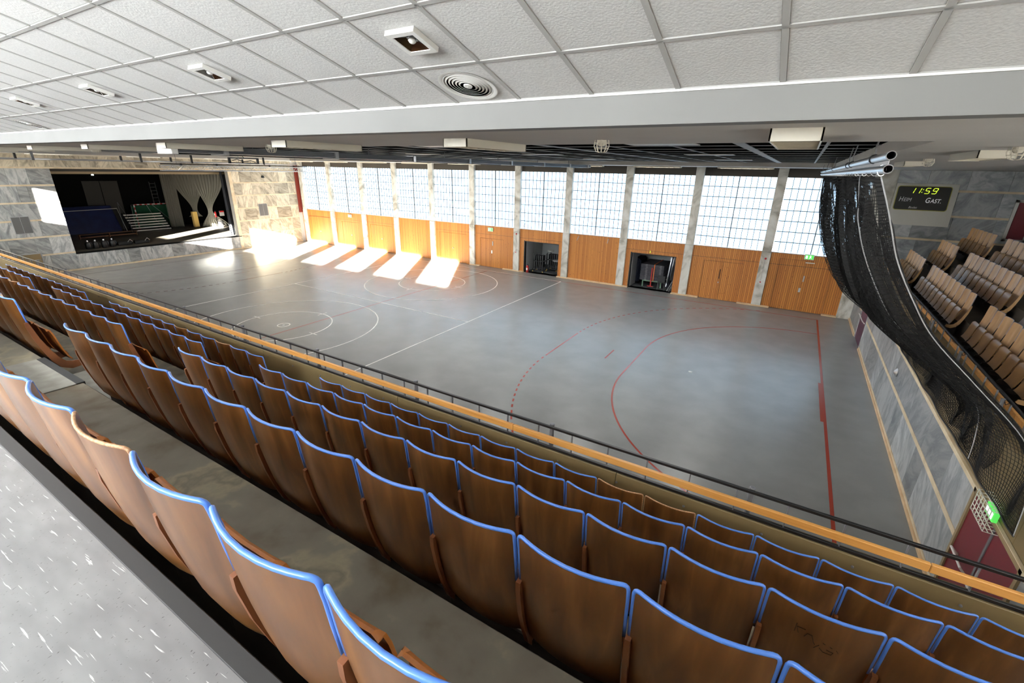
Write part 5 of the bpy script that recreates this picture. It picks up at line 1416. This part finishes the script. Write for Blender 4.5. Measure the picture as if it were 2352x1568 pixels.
def net_point(u, v, lay=0):
    a = cr(NEAR, v); b = cr(FAR, v)
    uu = u ** 1.25
    p = a.lerp(b, uu)
    f = v * 10; i = min(int(f), 9)
    p.z += (MIDZ[i] + (MIDZ[i + 1] - MIDZ[i]) * (f - i)) * math.sin(PI * min(1, uu))
    fold = min(1, v * 5) * min(1, (1 - v) * 5 + 0.15) * min(1, 0.12 + u * 5)
    ph = 2 * PI * (u * (13 + 4 * lay) + 0.5 * math.sin(5 * u + 2.2 * v)) + 1.7 * lay
    p.x += 0.16 * fold * math.sin(ph) * (0.6 + 0.4 * math.sin(9 * u + 1))
    p.y += (0.35 + 0.5 * u) * fold * math.sin(ph * 0.5 + 1.3)
    p.z += 0.10 * fold * math.sin(ph * 0.7 + 2.0)
    p.x = min(p.x, XR - 0.035)
    return p
NU, NV = 300, 78
mbn = MB()
def strand(a, b, r=0.0042):
    d = b - a
    if d.length < 1e-6: return
    d.normalize(); u = d.orthogonal().normalized() * r; w = d.cross(u)
    q = [u, -0.5 * u + 0.866 * w, -0.5 * u - 0.866 * w]
    mbn.add([a + x for x in q] + [b + x for x in q], [(0, 1, 4, 3), (1, 2, 5, 4), (2, 0, 3, 5)])
for lay in (0, 1, 2):
    u0, u1 = ((0.0, 1.0), (0.16, 0.5), (0.86, 1.0))[lay]
    v1 = (1.0, 0.97, 0.97)[lay]; NU = (300, 130, 60)[lay]
    gridp = [[net_point(u0 + (u1 - u0) * i / NU, v1 * j / NV, lay) + Vector((0.05 * lay, 0, -0.05 * lay * math.sin(PI * j / NV))) for j in range(NV + 1)] for i in range(NU + 1)]
    for i in range(NU + 1):
        for j in range(NV): strand(gridp[i][j], gridp[i][j + 1])
    for i in range(NU):
        for j in range(1, NV + 1): strand(gridp[i][j], gridp[i + 1][j])
me = bpy.data.meshes.new('net_mesh'); me.from_pydata(mbn.v, [], mbn.f); me.materials.append(MT['net']); me.update()
netr = thing('ball_net', 'black ball-stop net gathered from its pipe onto the far tribune rail', 'net', (0.55, 5.2, 6.6))
o = bpy.data.objects.new('mesh_strands', me); COL.objects.link(o); o['kind'] = 'stuff'; setparent(o, netr)
rope = [net_point(0.0, j / 60) for j in range(61)]
MB().tube(rope, 0.006, 6).build('edge_rope', MT['light_grey'], netr, True)
MB().tube([net_point(i / 120, 1.0) for i in range(121)], 0.012, 5).build('hem_rope', MT['black_gear'], netr, True)
MB().tube([net_point(0.18, j / 60) for j in range(61)], 0.007, 5).build('draw_cord', MT['light_grey'], netr, True)

# ================================================================== REAR WALL WITH WINDOWS (behind the camera)
wf = struct('wall_front', 'rear wall of the near tribune with a row of windows', 'wall')
RY, RZ0, RZ1 = -3.0, 6.66, 8.6
wins = [(-4.05 - 3.72 * k, -1.52 - 3.72 * k) for k in range(7)] + [(-30.75, -28.2), (-34.5, -31.95), (-38.2, -35.7)]
xs = [9.5]
for a, b in wins: xs += [b, a]
xs += [XL - 0.4]
for k in range(0, len(xs), 2):
    MB().box(xs[k + 1], xs[k], RY - 0.25, RY, 4.3, 9.3).build('wall_pier', MT['plaster'], wf)
for a, b in wins:
    MB().box(a, b, RY - 0.25, RY, 4.3, RZ0).build('wall_sill', MT['plaster'], wf)
    MB().box(a, b, RY - 0.25, RY, RZ1, 9.3).build('wall_head', MT['plaster'], wf)
tag(MB().box(XL - 0.45, XL - 0.05, -3.2, 4.9, 0, 9.3).build('wall_tribune_end', MT['plaster']), 'plain end wall of the near tribune beside the stage', 'wall', kind='structure')
